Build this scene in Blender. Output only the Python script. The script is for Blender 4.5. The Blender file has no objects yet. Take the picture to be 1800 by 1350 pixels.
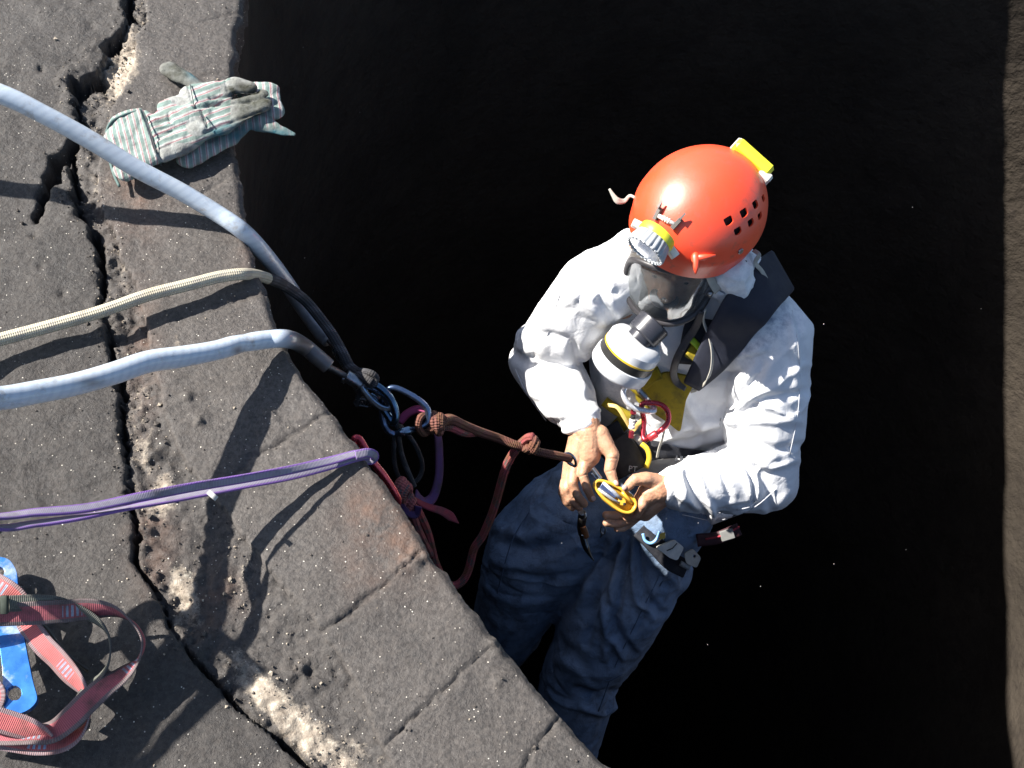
import bpy, bmesh, math, random
import numpy as np
from mathutils import Vector, Matrix
from mathutils.bvhtree import BVHTree
from mathutils.geometry import delaunay_2d_cdt
random.seed(7); rng = np.random.default_rng(7)
scene = bpy.context.scene
col = scene.collection

# ---------------------------------------------------------------- camera
FPX = 1750.0; H = 1.35                      # focal length in photo pixels, camera height above the rim
NADIR = (532.0, 1768.0)
D = np.array([(NADIR[0]-900)/FPX, -(NADIR[1]-675)/FPX, -1.0]); D /= np.linalg.norm(D)
Zc = -D; Fc = np.array([0, 0, -1.0]); Yc = Fc - Zc*(Fc@Zc); Yc /= np.linalg.norm(Yc); Xc = np.cross(Yc, Zc)
M = np.array([Xc, Yc, Zc])                  # camera axes -> world axes
CAM = np.array([0, 0, H])
cam = bpy.data.cameras.new('camera'); cam.sensor_width = 36; cam.lens = 36*FPX/1800
cam.clip_start = 0.05; cam.clip_end = 500
co = bpy.data.objects.new('camera', cam); col.objects.link(co)
m4 = Matrix([list(M[0])+[0], list(M[1])+[0], list(M[2])+[H], [0, 0, 0, 1]]); co.matrix_world = m4
scene.camera = co
# ---------------------------------------------------------------- light
SUN_AZ, SUN_EL = math.radians(-178), math.radians(40)
sd = Vector((math.cos(SUN_AZ)*math.cos(SUN_EL), math.sin(SUN_AZ)*math.cos(SUN_EL), math.sin(SUN_EL)))
world = bpy.data.worlds.new('World'); scene.world = world; world.use_nodes = True
wn = world.node_tree; wn.nodes.clear()
sky = wn.nodes.new('ShaderNodeTexSky'); sky.sky_type = 'NISHITA'; sky.sun_disc = False
sky.sun_elevation = SUN_EL; sky.sun_rotation = math.atan2(sd.x, sd.y)
bg = wn.nodes.new('ShaderNodeBackground'); bg.inputs[1].default_value = 0.062
wo = wn.nodes.new('ShaderNodeOutputWorld')
wn.links.new(sky.outputs[0], bg.inputs[0]); wn.links.new(bg.outputs[0], wo.inputs[0])
sl = bpy.data.lights.new('sun', 'SUN'); sl.energy = 5.0; sl.angle = math.radians(0.53); sl.color = (1, 0.95, 0.88)
so = bpy.data.objects.new('sun', sl); col.objects.link(so); so.rotation_euler = sd.to_track_quat('Z', 'Y').to_euler()
scene.view_settings.view_transform = 'Standard'; scene.view_settings.look = 'None'
scene.view_settings.exposure = 1.45; scene.view_settings.gamma = 1; scene.view_settings.use_curve_mapping = False
scene.render.engine = 'CYCLES'

# ---------------------------------------------------------------- point helpers
def cv(x, y, z):                            # direction given along the camera's axes -> world
    v = M @ np.array([x, y, z], float); return v/np.linalg.norm(v)
def W(px, py, d):                           # point seen at photo pixel, d metres along the optical axis
    return CAM + M @ (np.array([(px-900)/FPX, -(py-675)/FPX, -1.0])*d)
def G(px, py, z=0.0):                       # point seen at photo pixel on the level z
    r = M @ np.array([(px-900)/FPX, -(py-675)/FPX, -1.0]); return CAM + r*((z-H)/r[2])
def PX(P):                                  # world points (N,3) -> pixel x, y, depth
    q = (np.asarray(P)-CAM) @ M; d = -q[:, 2]
    return 900+FPX*q[:, 0]/d, 675-FPX*q[:, 1]/d, d
def S(px, py, h):                           # point at height h whose shadow falls on the rim at that pixel
    g = G(px, py); return g + np.array([sd.x, sd.y, sd.z])*(h/sd.z)
TOCAM = M @ np.array([0, 0, 1.0]); UP = np.array([0, 0, 1.0])
# ---------------------------------------------------------------- noise
def _h(i, j, k, s):
    n = (i*374761393 + j*668265263 + k*2147483647 + s*1274126177) & 0xffffffff
    n = ((n ^ (n >> 13))*1274126177) & 0xffffffff
    return ((n ^ (n >> 16)) & 0xffff)/32767.5 - 1
def vn(P, s=0):
    P = np.asarray(P, float); i = np.floor(P).astype(np.int64); f = P-i; f = f*f*f*(f*(f*6-15)+10)
    r = 0
    for a in (0, 1):
        for b in (0, 1):
            for c in (0, 1):
                w = (f[:, 0] if a else 1-f[:, 0])*(f[:, 1] if b else 1-f[:, 1])*(f[:, 2] if c else 1-f[:, 2])
                r = r + w*_h(i[:, 0]+a, i[:, 1]+b, i[:, 2]+c, s)
    return r
def fbm(P, o=4, s=0, g=0.5):
    r = 0; a = 1; P = np.asarray(P, float)
    for k in range(o):
        r = r + a*vn(P*2**k+k*17.3, s+k); a *= g
    return r
def ridge(P, o=3, s=0):
    r = 0; a = 1
    for k in range(o):
        r = r + a*(1-2*np.abs(vn(P*2**k+k*9.1, s+k))); a *= .5
    return r
# ---------------------------------------------------------------- object helpers
def link(name, me, mat, parent=None, smooth=True):
    o = bpy.data.objects.new(name, me); col.objects.link(o)
    if mat is not None:
        for m_ in (mat if isinstance(mat, (list, tuple)) else [mat]): me.materials.append(m_)
    if smooth: me.polygons.foreach_set('use_smooth', [True]*len(me.polygons))
    if parent is not None: o.parent = parent; o.matrix_parent_inverse = parent.matrix_world.inverted() if False else Matrix.Translation(-Vector(parent.get('base', (0, 0, 0))))
    return o
def tag(o, label=None, cat=None, group=None, kind=None):
    if label: o['label'] = label
    if cat: o['category'] = cat
    if group: o['group'] = group
    if kind: o['kind'] = kind
    return o
def empty(name, loc, label, cat, group=None):
    o = bpy.data.objects.new(name, None); col.objects.link(o); o.location = loc; o['base'] = [float(v) for v in loc]
    o.empty_display_size = .05
    return tag(o, label, cat, group)
def mesh(name, V, Fc_):
    me = bpy.data.meshes.new(name); me.from_pydata([tuple(map(float, v)) for v in V], [], Fc_); me.update(); return me
def spline(pts, n=8, vals=None):            # Catmull-Rom through points (and values per point)
    P = np.array([list(p) for p in pts], float)
    if vals is not None: P = np.c_[P, np.array(vals, float).reshape(len(P), -1)]
    Q = np.vstack([2*P[0]-P[1], P, 2*P[-1]-P[-2]]); out = []
    for i in range(1, len(Q)-2):
        for t in np.arange(n)/n:
            a, b, c, d = Q[i-1], Q[i], Q[i+1], Q[i+2]
            out.append(.5*((2*b)+(-a+c)*t+(2*a-5*b+4*c-d)*t*t+(-a+3*b-3*c+d)*t**3))
    out.append(P[-1]); out = np.array(out)
    return (out[:, :3], out[:, 3:]) if vals is not None else out
def cspline(pts, n=8):                      # closed
    P = np.array([list(p) for p in pts], float); L = len(P); out = []
    for i in range(L):
        a, b, c, d = P[i-1], P[i], P[(i+1) % L], P[(i+2) % L]
        for t in np.arange(n)/n: out.append(.5*((2*b)+(-a+c)*t+(2*a-5*b+4*c-d)*t*t+(-a+3*b-3*c+d)*t**3))
    return np.array(out)
def frames(P, closed=False):
    P = np.asarray(P); T = (np.roll(P, -1, 0)-np.roll(P, 1, 0)) if closed else np.gradient(P, axis=0)
    T /= np.linalg.norm(T, axis=1)[:, None]+1e-12
    n = np.cross(T[0], [0.31, 0.2, 0.93]); n /= np.linalg.norm(n); N = [n]
    for i in range(1, len(P)):
        n = N[-1]-T[i]*(N[-1]@T[i]); n /= np.linalg.norm(n)+1e-12; N.append(n)
    N = np.array(N); return T, N, np.cross(T, N)
def tube_geo(P, r, seg=12, closed=False, cap=True, strands=0, twist=0, depth=.18, flat=None):
    P = np.asarray(P, float); T, N, B = frames(P, closed); L = len(P)
    r = np.full(L, r) if np.isscalar(r) else np.asarray(r).reshape(-1)
    s = np.r_[0, np.cumsum(np.linalg.norm(np.diff(P, axis=0), axis=1))]
    V = []; F = []; UV = []
    for i in range(L):
        for k in range(seg):
            a = 2*math.pi*k/seg; rr = r[i]
            if strands: rr *= 1-depth*(1-abs(math.cos(strands*.5*(a-twist*s[i]))))
            V.append(P[i]+(N[i]*math.cos(a)+B[i]*math.sin(a))*rr)
    R_ = L if closed else L-1
    for i in range(R_):
        j = (i+1) % L
        for k in range(seg):
            k2 = (k+1) % seg
            F.append((i*seg+k, j*seg+k, j*seg+k2, i*seg+k2))
            s1 = s[i]; s2 = s[j] if j > i else s[i]+np.linalg.norm(P[j]-P[i])
            UV += [(k/seg, s1), (k/seg, s2), ((k+1)/seg, s2), ((k+1)/seg, s1)]
    if cap and not closed:
        F.append(tuple(range(seg))[::1]); UV += [(0, 0)]*seg
        F.append(tuple((L-1)*seg+k for k in range(seg))[::-1]); UV += [(0, 0)]*seg
    return V, F, UV
class MB:                                   # collects shapes into one mesh
    def __init__(s): s.V = []; s.F = []; s.UV = []; s.MI = []
    def add(s, V, F, UV=None, mi=0):
        o = len(s.V); s.V += [tuple(v) for v in V]
        for f in F: s.F.append(tuple(i+o for i in f)); s.MI.append(mi)
        s.UV += UV if UV else [(0, 0)]*sum(len(f) for f in F); return s
    def tube(s, P, r, mi=0, **k): return s.add(*tube_geo(P, r, **k), mi=mi)
    def box(s, c, ax, ay, az, mi=0, bev=0.18):
        # box with centre c and half-extent vectors, edges chamfered
        c, ax, ay, az = [np.array(v, float) for v in (c, ax, ay, az)]
        mn = min(np.linalg.norm(v) for v in (ax, ay, az)); b = mn*bev
        V = []; U = [v/np.linalg.norm(v) for v in (ax, ay, az)]
        idx = {}
        for sx in (-1, 1):
            for sy in (-1, 1):
                for sz in (-1, 1):
                    for a in range(3):
                        sg = (sx, sy, sz); p = c.copy()
                        for q, v in enumerate((ax, ay, az)):
                            p = p+v*sg[q]-(0 if q == a else 1)*U[q]*b*sg[q]
                        idx[(sx, sy, sz, a)] = len(V); V.append(p)
        bm = bmesh.new(); vs = [bm.verts.new(v) for v in V]; r = bmesh.ops.convex_hull(bm, input=vs)
        bm.normal_update(); bm.verts.index_update()
        s.add([v.co[:] for v in bm.verts], [tuple(v.index for v in f.verts) for f in bm.faces], mi=mi); bm.free(); return s
    def cyl(s, a, b, r1, r2=None, seg=20, mi=0, bev=0.0):
        a = np.array(a, float); b = np.array(b, float); r2 = r1 if r2 is None else r2
        if bev:
            u = (b-a)/np.linalg.norm(b-a)
            P = [a, a+u*1e-5, a+u*bev, b-u*bev, b-u*1e-5, b]; rr = [max(r1-bev, 1e-4), r1-bev, r1, r2, r2-bev, max(r2-bev, 1e-4)]
        else: P = [a, b]; rr = [r1, r2]
        return s.add(*tube_geo(P, rr, seg=seg), mi=mi)
    def ball(s, c, r, mi=0, n=10, sc=(1, 1, 1), R=None):
        V = []; F = []; c = np.array(c, float); R = np.eye(3) if R is None else R
        for i in range(n+1):
            t = math.pi*i/n
            for k in range(2*n):
                a = math.pi*k/n; v = np.array([math.sin(t)*math.cos(a)*sc[0], math.sin(t)*math.sin(a)*sc[1], math.cos(t)*sc[2]])*r
                V.append(c+R@v)
        for i in range(n):
            for k in range(2*n):
                F.append((i*2*n+k, (i+1)*2*n+k, (i+1)*2*n+(k+1) % (2*n), i*2*n+(k+1) % (2*n)))
        return s.add(V, F, mi=mi)
    def strap(s, P, w, th, nrm, mi=0, lengthwise=True):
        # flat webbing: centre line P, width w, thickness th, face normal(s) nrm
        P = np.asarray(P, float); L = len(P); T = np.gradient(P, axis=0); T /= np.linalg.norm(T, axis=1)[:, None]
        N = np.asarray(nrm, float); N = np.tile(N, (L, 1)) if N.ndim == 1 else N
        w = np.full(L, w) if np.isscalar(w) else np.asarray(w).reshape(-1)
        B = np.cross(N, T); B /= np.linalg.norm(B, axis=1)[:, None]+1e-9; N = np.cross(T, B)
        sl_ = np.r_[0, np.cumsum(np.linalg.norm(np.diff(P, axis=0), axis=1))]
        prof = [(-1, -.25), (-.9, -.5), (-.33, -.5), (.33, -.5), (.9, -.5), (1, -.25), (1, .25), (.9, .5), (.33, .5), (-.33, .5), (-.9, .5), (-1, .25)]; n = len(prof)
        V = [P[i]+B[i]*w[i]*.5*a+N[i]*th*b for i in range(L) for a, b in prof]; F = []; UV = []
        for i in range(L-1):
            for k in range(n):
                k2 = (k+1) % n; F.append((i*n+k, i*n+k2, (i+1)*n+k2, (i+1)*n+k))
                u1 = (prof[k][0]+1)/2; u2 = (prof[k2][0]+1)/2
                UV += [(u1, sl_[i]), (u2, sl_[i]), (u2, sl_[i+1]), (u1, sl_[i+1])]
        F += [tuple(range(n))[::-1], tuple((L-1)*n+k for k in range(n))]; UV += [(0, 0)]*(2*n)
        return s.add(V, F, UV, mi=mi)
    def build(s, name, mat, parent=None, smooth=True, sharp=None):
        me = mesh(name, s.V, s.F); uv = me.uv_layers.new(name='UVMap')
        uv.data.foreach_set('uv', np.array(s.UV, float).ravel())
        o = link(name, me, mat, parent, smooth); me.polygons.foreach_set('material_index', s.MI)
        if sharp and smooth:
            try: me.set_sharp_from_angle(angle=math.radians(sharp))
            except Exception: pass
        return o
def rounded(pts, r, n=5):                   # 2D polygon with rounded corners
    out = []; L = len(pts)
    for i in range(L):
        a, b, c = [np.array(pts[j % L], float) for j in (i-1, i, i+1)]
        u = (a-b)/np.linalg.norm(a-b); v = (c-b)/np.linalg.norm(c-b); rr = min(r, .45*np.linalg.norm(a-b), .45*np.linalg.norm(c-b))
        for t in np.linspace(0, 1, n): out.append((1-t)**2*(b+u*rr)+2*t*(1-t)*b+t*t*(b+v*rr))
    return np.array(out)

# ---------------------------------------------------------------- materials
def nodes(name):
    m = bpy.data.materials.new(name); m.use_nodes = True; nt = m.node_tree; nt.nodes.clear()
    out = nt.nodes.new('ShaderNodeOutputMaterial'); b = nt.nodes.new('ShaderNodeBsdfPrincipled'); nt.links.new(b.outputs[0], out.inputs[0])
    return m, nt, b
def N_(nt, t, **k):
    n = nt.nodes.new('ShaderNode'+t)
    for a, v in k.items():
        if a.startswith('i_'):
            key = a[2:].replace('_', ' ')
            key = int(key) if key.isdigit() else key
            n.inputs[key].default_value = v
        else: setattr(n, a, v)
    return n
def c4(c): return (*c, 1) if len(c) == 3 else c
def ramp(nt, src, stops, interp='LINEAR'):
    r = nt.nodes.new('ShaderNodeValToRGB'); r.color_ramp.interpolation = interp
    e = r.color_ramp.elements
    while len(e) < len(stops): e.new(.5)
    for k, (p, c) in enumerate(stops): e[k].position = p; e[k].color = c4(c) if not np.isscalar(c) else (c, c, c, 1)
    nt.links.new(src, r.inputs[0]); return r.outputs[0]
def mixc(nt, fac, a, b, mode='MIX'):
    m = nt.nodes.new('ShaderNodeMix'); m.data_type = 'RGBA'; m.blend_type = mode
    for s_, i in ((fac, 0), (a, 6), (b, 7)):
        if hasattr(s_, 'is_linked'): nt.links.new(s_, m.inputs[i])
        else: m.inputs[i].default_value = s_ if i == 0 else c4(s_)
    return m.outputs[2]
def mth(nt, op, a, b=None, c=None):
    m = nt.nodes.new('ShaderNodeMath'); m.operation = op
    for i, s_ in enumerate((a, b, c)):
        if s_ is None: continue
        if hasattr(s_, 'is_linked'): nt.links.new(s_, m.inputs[i])
        else: m.inputs[i].default_value = s_
    return m.outputs[0]
def geo(nt): return nt.nodes.new('ShaderNodeTexCoord').outputs['Object']
def noise(nt, co_, sc, det=4, rough=.55, dist=0):
    n = N_(nt, 'TexNoise'); n.inputs['Scale'].default_value = sc; n.inputs['Detail'].default_value = det
    n.inputs['Roughness'].default_value = rough; n.inputs['Distortion'].default_value = dist; nt.links.new(co_, n.inputs['Vector']); return n.outputs[0]
def bump(nt, b, h, dist, strength=1.0, prev=None):
    n = nt.nodes.new('ShaderNodeBump'); n.inputs['Distance'].default_value = dist; n.inputs['Strength'].default_value = strength
    nt.links.new(h, n.inputs['Height'])
    if prev is not None: nt.links.new(prev, n.inputs['Normal'])
    nt.links.new(n.outputs[0], b.inputs['Normal']); return n.outputs[0]
def simple(name, c, rough=.5, metal=0, c2=None, sc=40, amt=.5, bsc=None, bd=.0005, spec=.5, coat=0, dirt_glint=None, dsc=25, dlo=.5, dhi=.62):
    m, nt, b = nodes(name); g = geo(nt)
    base = None
    c2 = c2 or tuple(v*.75 for v in c)
    base = ramp(nt, noise(nt, g, sc, 5), [(.35, c), (.7, c2)])
    if dirt_glint:
        base = mixc(nt, ramp(nt, noise(nt, g, dsc, 6, .65), [(dlo, 0), (dhi, 1)]), base, dirt_glint)
    nt.links.new(base, b.inputs['Base Color'])
    rr = ramp(nt, noise(nt, g, sc*2, 3), [(.3, max(0, rough-.08)), (.7, min(1, rough+.1))]); nt.links.new(rr, b.inputs['Roughness'])
    b.inputs['Metallic'].default_value = metal; b.inputs['Specular IOR Level'].default_value = spec; b.inputs['Coat Weight'].default_value = coat
    if bsc: bump(nt, b, noise(nt, g, bsc, 4), bd)
    return m
def braid(name, base, fleck, dirt_glint, period, n=4, rough=.85, flo=.3, bd=.0006, dlo=.45, dhi=.7, dsc=18):
    # woven rope sheath; UV: u round the rope, v metres along it
    m, nt, b = nodes(name); g = geo(nt); uv = nt.nodes.new('ShaderNodeTexCoord').outputs['UV']
    sx = N_(nt, 'SeparateXYZ'); nt.links.new(uv, sx.inputs[0]); u, v = sx.outputs[0], sx.outputs[1]
    vv = mth(nt, 'MULTIPLY', v, 2*math.pi/period); uu = mth(nt, 'MULTIPLY', u, 2*math.pi*n)
    a = mth(nt, 'SINE', mth(nt, 'ADD', uu, vv)); c = mth(nt, 'SINE', mth(nt, 'SUBTRACT', uu, vv))
    h = mth(nt, 'MULTIPLY', a, c)
    uu2 = mth(nt, 'MULTIPLY', u, 2*math.pi*1); vv2 = mth(nt, 'MULTIPLY', v, 2*math.pi/(period*7)); k = mth(nt, 'SINE', mth(nt, 'ADD', uu2, vv2))
    fl = mth(nt, 'MULTIPLY', ramp(nt, mth(nt, 'MULTIPLY_ADD', k, .5, .5), [(.72, 0), (.8, 1)]), ramp(nt, mth(nt, 'MULTIPLY_ADD', h, .5, .5), [(.3, 0), (.6, 1)]))
    cc = mixc(nt, fl, base, fleck)
    cc = mixc(nt, ramp(nt, mth(nt, 'MULTIPLY_ADD', h, .5, .5), [(0, .45), (.6, 0)]), cc, tuple(x*.3 for x in base))
    cc = mixc(nt, ramp(nt, noise(nt, g, dsc, 6, .65), [(dlo, 0), (dhi, .9)]), cc, dirt_glint)
    nt.links.new(cc, b.inputs['Base Color']); b.inputs['Roughness'].default_value = rough; b.inputs['Specular IOR Level'].default_value = .25
    bb = bump(nt, b, h, bd); bump(nt, b, noise(nt, g, 900, 3), .0004, 1, bb)
    return m
def webbing(name, mid, edge, stripe=None, rough=.8, dirt_glint=(.05, .045, .04), bars=True):
    m, nt, b = nodes(name); g = geo(nt); uv = nt.nodes.new('ShaderNodeTexCoord').outputs['UV']
    sx = N_(nt, 'SeparateXYZ'); nt.links.new(uv, sx.inputs[0]); u, v = sx.outputs[0], sx.outputs[1]
    e = mth(nt, 'ABSOLUTE', mth(nt, 'SUBTRACT', u, .5))
    cc = mixc(nt, ramp(nt, e, [(.30, 0), (.34, 1)]), mid, edge)
    w = mth(nt, 'MULTIPLY_ADD', mth(nt, 'SINE', mth(nt, 'MULTIPLY', v, 2*math.pi/.0022)), .5, .5)
    cc = mixc(nt, mth(nt, 'MULTIPLY', ramp(nt, w, [(0, 1), (.5, 0)]), .5), cc, tuple(x*.35 for x in mid))
    if stripe:
        blk = ramp(nt, mth(nt, 'FRACT', mth(nt, 'MULTIPLY', v, 7.3)), [(.0, 1), (.16, 1), (.165, 0), (1, 0)], 'CONSTANT')
        st = ramp(nt, mth(nt, 'FRACT', mth(nt, 'MULTIPLY', v, 170)), [(0, 1), (.5, 0)], 'CONSTANT')
        cc = mixc(nt, mth(nt, 'MULTIPLY', mth(nt, 'MULTIPLY', blk, st), ramp(nt, e, [(.24, 1), (.26, 0)])), cc, stripe)
    cc = mixc(nt, ramp(nt, noise(nt, g, 30, 6, .65), [(.48, 0), (.7, .8)]), cc, dirt_glint)
    nt.links.new(cc, b.inputs['Base Color']); b.inputs['Roughness'].default_value = rough; b.inputs['Specular IOR Level'].default_value = .25
    q = bump(nt, b, w, .0004); bump(nt, b, noise(nt, g, 1200, 3), .0003, 1, q)
    return m
def fabric(name, c, c2, stain, sc=6, slo=.45, shi=.65, bsc=(60, 300), bd=(.004, .0008), smudge=None, rough=.85, spec=.2):
    m, nt, b = nodes(name); g = geo(nt)
    cc = ramp(nt, noise(nt, g, sc, 6, .6), [(.35, c), (.65, c2)])
    sf = ramp(nt, noise(nt, g, sc*3.1, 8, .7, .3), [(slo, 0), (shi, 1)])
    if smudge:
        at = N_(nt, 'Attribute'); at.attribute_name = 'smudge'
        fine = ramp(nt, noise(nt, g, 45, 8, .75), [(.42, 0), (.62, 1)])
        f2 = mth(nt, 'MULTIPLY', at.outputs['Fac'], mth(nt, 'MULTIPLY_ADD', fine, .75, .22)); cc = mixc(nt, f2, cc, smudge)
    cc = mixc(nt, mth(nt, 'MULTIPLY', sf, .6), cc, stain)
    nt.links.new(cc, b.inputs['Base Color']); b.inputs['Roughness'].default_value = rough; b.inputs['Specular IOR Level'].default_value = spec
    r1 = mth(nt, 'ABSOLUTE', mth(nt, 'SUBTRACT', noise(nt, g, bsc[0], 3, .5, .6), .5))
    q = bump(nt, b, r1, bd[0]); bump(nt, b, noise(nt, g, bsc[1], 4), bd[1], 1, q)
    return m

def rim_material(name, tone=1.0, slab=False):
    m, nt, b = nodes(name); g = geo(nt)
    c = ramp(nt, noise(nt, g, 5, 8, .65), [(.3, (.038*tone, .034*tone, .031*tone)), (.5, (.054*tone, .047*tone, .042*tone)), (.7, (.068*tone, .061*tone, .056*tone))])
    # fine black and brown soot mottling
    c = mixc(nt, ramp(nt, noise(nt, g, 160, 6, .75), [(.38, .6), (.56, 0)]), c, (.013, .012, .012))
    c = mixc(nt, ramp(nt, noise(nt, g, 260, 4, .7), [(.58, 0), (.74, .5)]), c, (.125, .115, .105))
    # rust brown patches
    at = N_(nt, 'Attribute'); at.attribute_name = 'rust'
    c = mixc(nt, mth(nt, 'MULTIPLY', at.outputs['Fac'], ramp(nt, noise(nt, g, 22, 7, .7), [(.35, 0), (.7, .8)])), c, (.15, .075, .045))
    # exposed mortar
    am = N_(nt, 'Attribute'); am.attribute_name = 'mortar'
    mm = mth(nt, 'MULTIPLY', am.outputs['Fac'], 1.0)
    br = mth(nt, 'ADD', mth(nt, 'MULTIPLY', noise(nt, g, 38, 10, .85), 1.5), mth(nt, 'MULTIPLY_ADD', mm, .55, -.70))
    c = mixc(nt, ramp(nt, br, [(.36, 0), (.60, 1)]), c, ramp(nt, noise(nt, g, 90, 8, .75), [(.3, (.13, .10, .075)), (.55, (.33, .28, .22)), (.72, (.72, .66, .54))]))
    # sparkling grains
    vo = N_(nt, 'TexVoronoi'); vo.inputs['Scale'].default_value = 330; nt.links.new(g, vo.inputs['Vector'])
    sxx = N_(nt, 'SeparateColor'); nt.links.new(vo.outputs['Color'], sxx.inputs[0])
    gr = mth(nt, 'MULTIPLY', ramp(nt, sxx.outputs[0], [(.972, 0), (.98, 1)]), ramp(nt, vo.outputs['Distance'], [(.28, 1), (.36, 0)]))
    c = mixc(nt, gr, c, ramp(nt, sxx.outputs[1], [(.3, (.42, .38, .33)), (.7, (.75, .70, .60))]))
    nt.links.new(c, b.inputs['Base Color'])
    b.inputs['Specular IOR Level'].default_value = .45
    nt.links.new(ramp(nt, noise(nt, g, 120, 4), [(.35, .48), (.65, .8)]), b.inputs['Roughness'])
    q = bump(nt, b, noise(nt, g, 22, 5, .5), .004)
    q = bump(nt, b, noise(nt, g, 150, 6, .72), .0028 if not slab else .0036, 1, q); bump(nt, b, gr, .0008, 1, q)
    return m

# ================================================================= the chimney
EDGE = [(452, -160), (436, -60), (430, 0), (424, 30), (415, 70), (411, 130), (410, 190), (414, 250), (420, 300), (428, 370), (434, 412), (452, 470), (478, 545), (505, 612), (540, 668), (590, 735), (645, 805), (700, 888), (752, 962), (808, 1045), (875, 1132), (930, 1190), (985, 1258), (1080, 1350), (1170, 1430)]
E0 = np.array([G(x, y)[:2] for x, y in EDGE])
E1 = E0[2:-1]
A_ = np.c_[2*E1, np.ones(len(E1))]; cc_ = np.linalg.lstsq(A_, (E1**2).sum(1), rcond=None)[0]
CC = cc_[:2]; RR = math.sqrt(cc_[2]+CC@CC)
eth = np.unwrap(np.arctan2(E0[:, 1]-CC[1], E0[:, 0]-CC[0])); er = np.hypot(E0[:, 0]-CC[0], E0[:, 1]-CC[1])
o_ = np.argsort(eth); eth = eth[o_]; er = er[o_]
def wrap(th): return (np.asarray(th)-eth[0]+.6) % (2*np.pi)+eth[0]-.6
def rim_r(th):
    th = wrap(th); r = np.interp(th, eth, er, left=np.nan, right=np.nan)
    fac = RR+.012*np.abs(np.sin(th*8.5)); e1 = np.interp(th, [eth[0]-.15, eth[0]], [0, 1]); e2 = np.interp(th, [eth[-1], eth[-1]+.15], [1, 0])
    rr = np.where(th < eth[0], er[0]*e1+fac*(1-e1), np.where(th > eth[-1], er[-1]*e2+fac*(1-e2), np.nan_to_num(r)))
    return rr
CRACK = [(238, -160), (228, 0), (230, 35), (205, 68), (186, 100), (172, 132), (142, 165), (136, 192), (146, 232), (128, 262), (128, 320), (140, 380), (166, 408), (178, 450), (178, 500), (182, 560), (198, 620), (214, 680), (216, 740), (224, 820), (230, 900), (236, 940), (236, 985), (262, 1020), (284, 1060), (296, 1100), (334, 1150), (375, 1195), (420, 1245), (490, 1300), (545, 1350), (640, 1440)]
CW = [10, 12, 16, 10, 22, 26, 28, 12, 14, 12, 5, 12, 13, 10, 9, 4, 8, 7, 9, 6, 7, 9, 5, 7, 8, 7, 6, 8, 9, 14, 10, 8]   # width in photo pixels
CR2 = [(132, 255), (108, 285), (96, 312), (78, 350), (66, 388)]; CW2 = [16, 20, 22, 16, 6]
CR3 = [(176, 380), (170, 420), (182, 452)]
JOINTS = [[(425, 22), (395, 28), (372, 36), (340, 46)], [(412, 128), (378, 130), (352, 134)], [(420, 300), (380, 330), (345, 352)], [(478, 512), (420, 528), (372, 552), (316, 566)], [(588, 724), (540, 752), (488, 780), (440, 806), (400, 850)], [(742, 972), (690, 1018), (640, 1060), (590, 1096), (556, 1112), (500, 1165)], [(878, 1124), (820, 1175), (760, 1232), (700, 1286), (664, 1326), (610, 1400)], [(985, 1258), (950, 1300), (925, 1350), (890, 1420)]]
def pdist(x, y, poly, vals=None):
    P = np.array(poly, float); best = np.full(len(x), 1e9); bv = np.zeros(len(x))
    for i in range(len(P)-1):
        a, b_ = P[i], P[i+1]; d = b_-a; t = np.clip(((x-a[0])*d[0]+(y-a[1])*d[1])/(d@d), 0, 1)
        q = np.hypot(x-a[0]-t*d[0], y-a[1]-t*d[1]); m = q < best; best[m] = q[m]
        if vals is not None: bv[m] = (vals[i]*(1-t)+vals[i+1]*t)[m]
    return (best, bv) if vals is not None else best
cr = np.array([G(x, y)[:2] for x, y in CRACK]); cth = wrap(np.arctan2(cr[:, 1]-CC[1], cr[:, 0]-CC[0])); crr = np.hypot(cr[:, 0]-CC[0], cr[:, 1]-CC[1])
o_ = np.argsort(cth); cth_s, crr_s = cth[o_], crr[o_]
jth = []
for J in JOINTS:
    g_ = G(*J[0]); jth.append(float(wrap(np.arctan2(g_[1]-CC[1], g_[0]-CC[0]))))
jl = []
for J in JOINTS:                            # joint line as angle over radius (for telling stones apart)
    P_ = np.array([G(x, y)[:2] for x, y in J]); jl.append((np.hypot(P_[:, 0]-CC[0], P_[:, 1]-CC[1]), wrap(np.arctan2(P_[:, 1]-CC[1], P_[:, 0]-CC[0]))))
order = np.argsort(jth)
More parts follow.
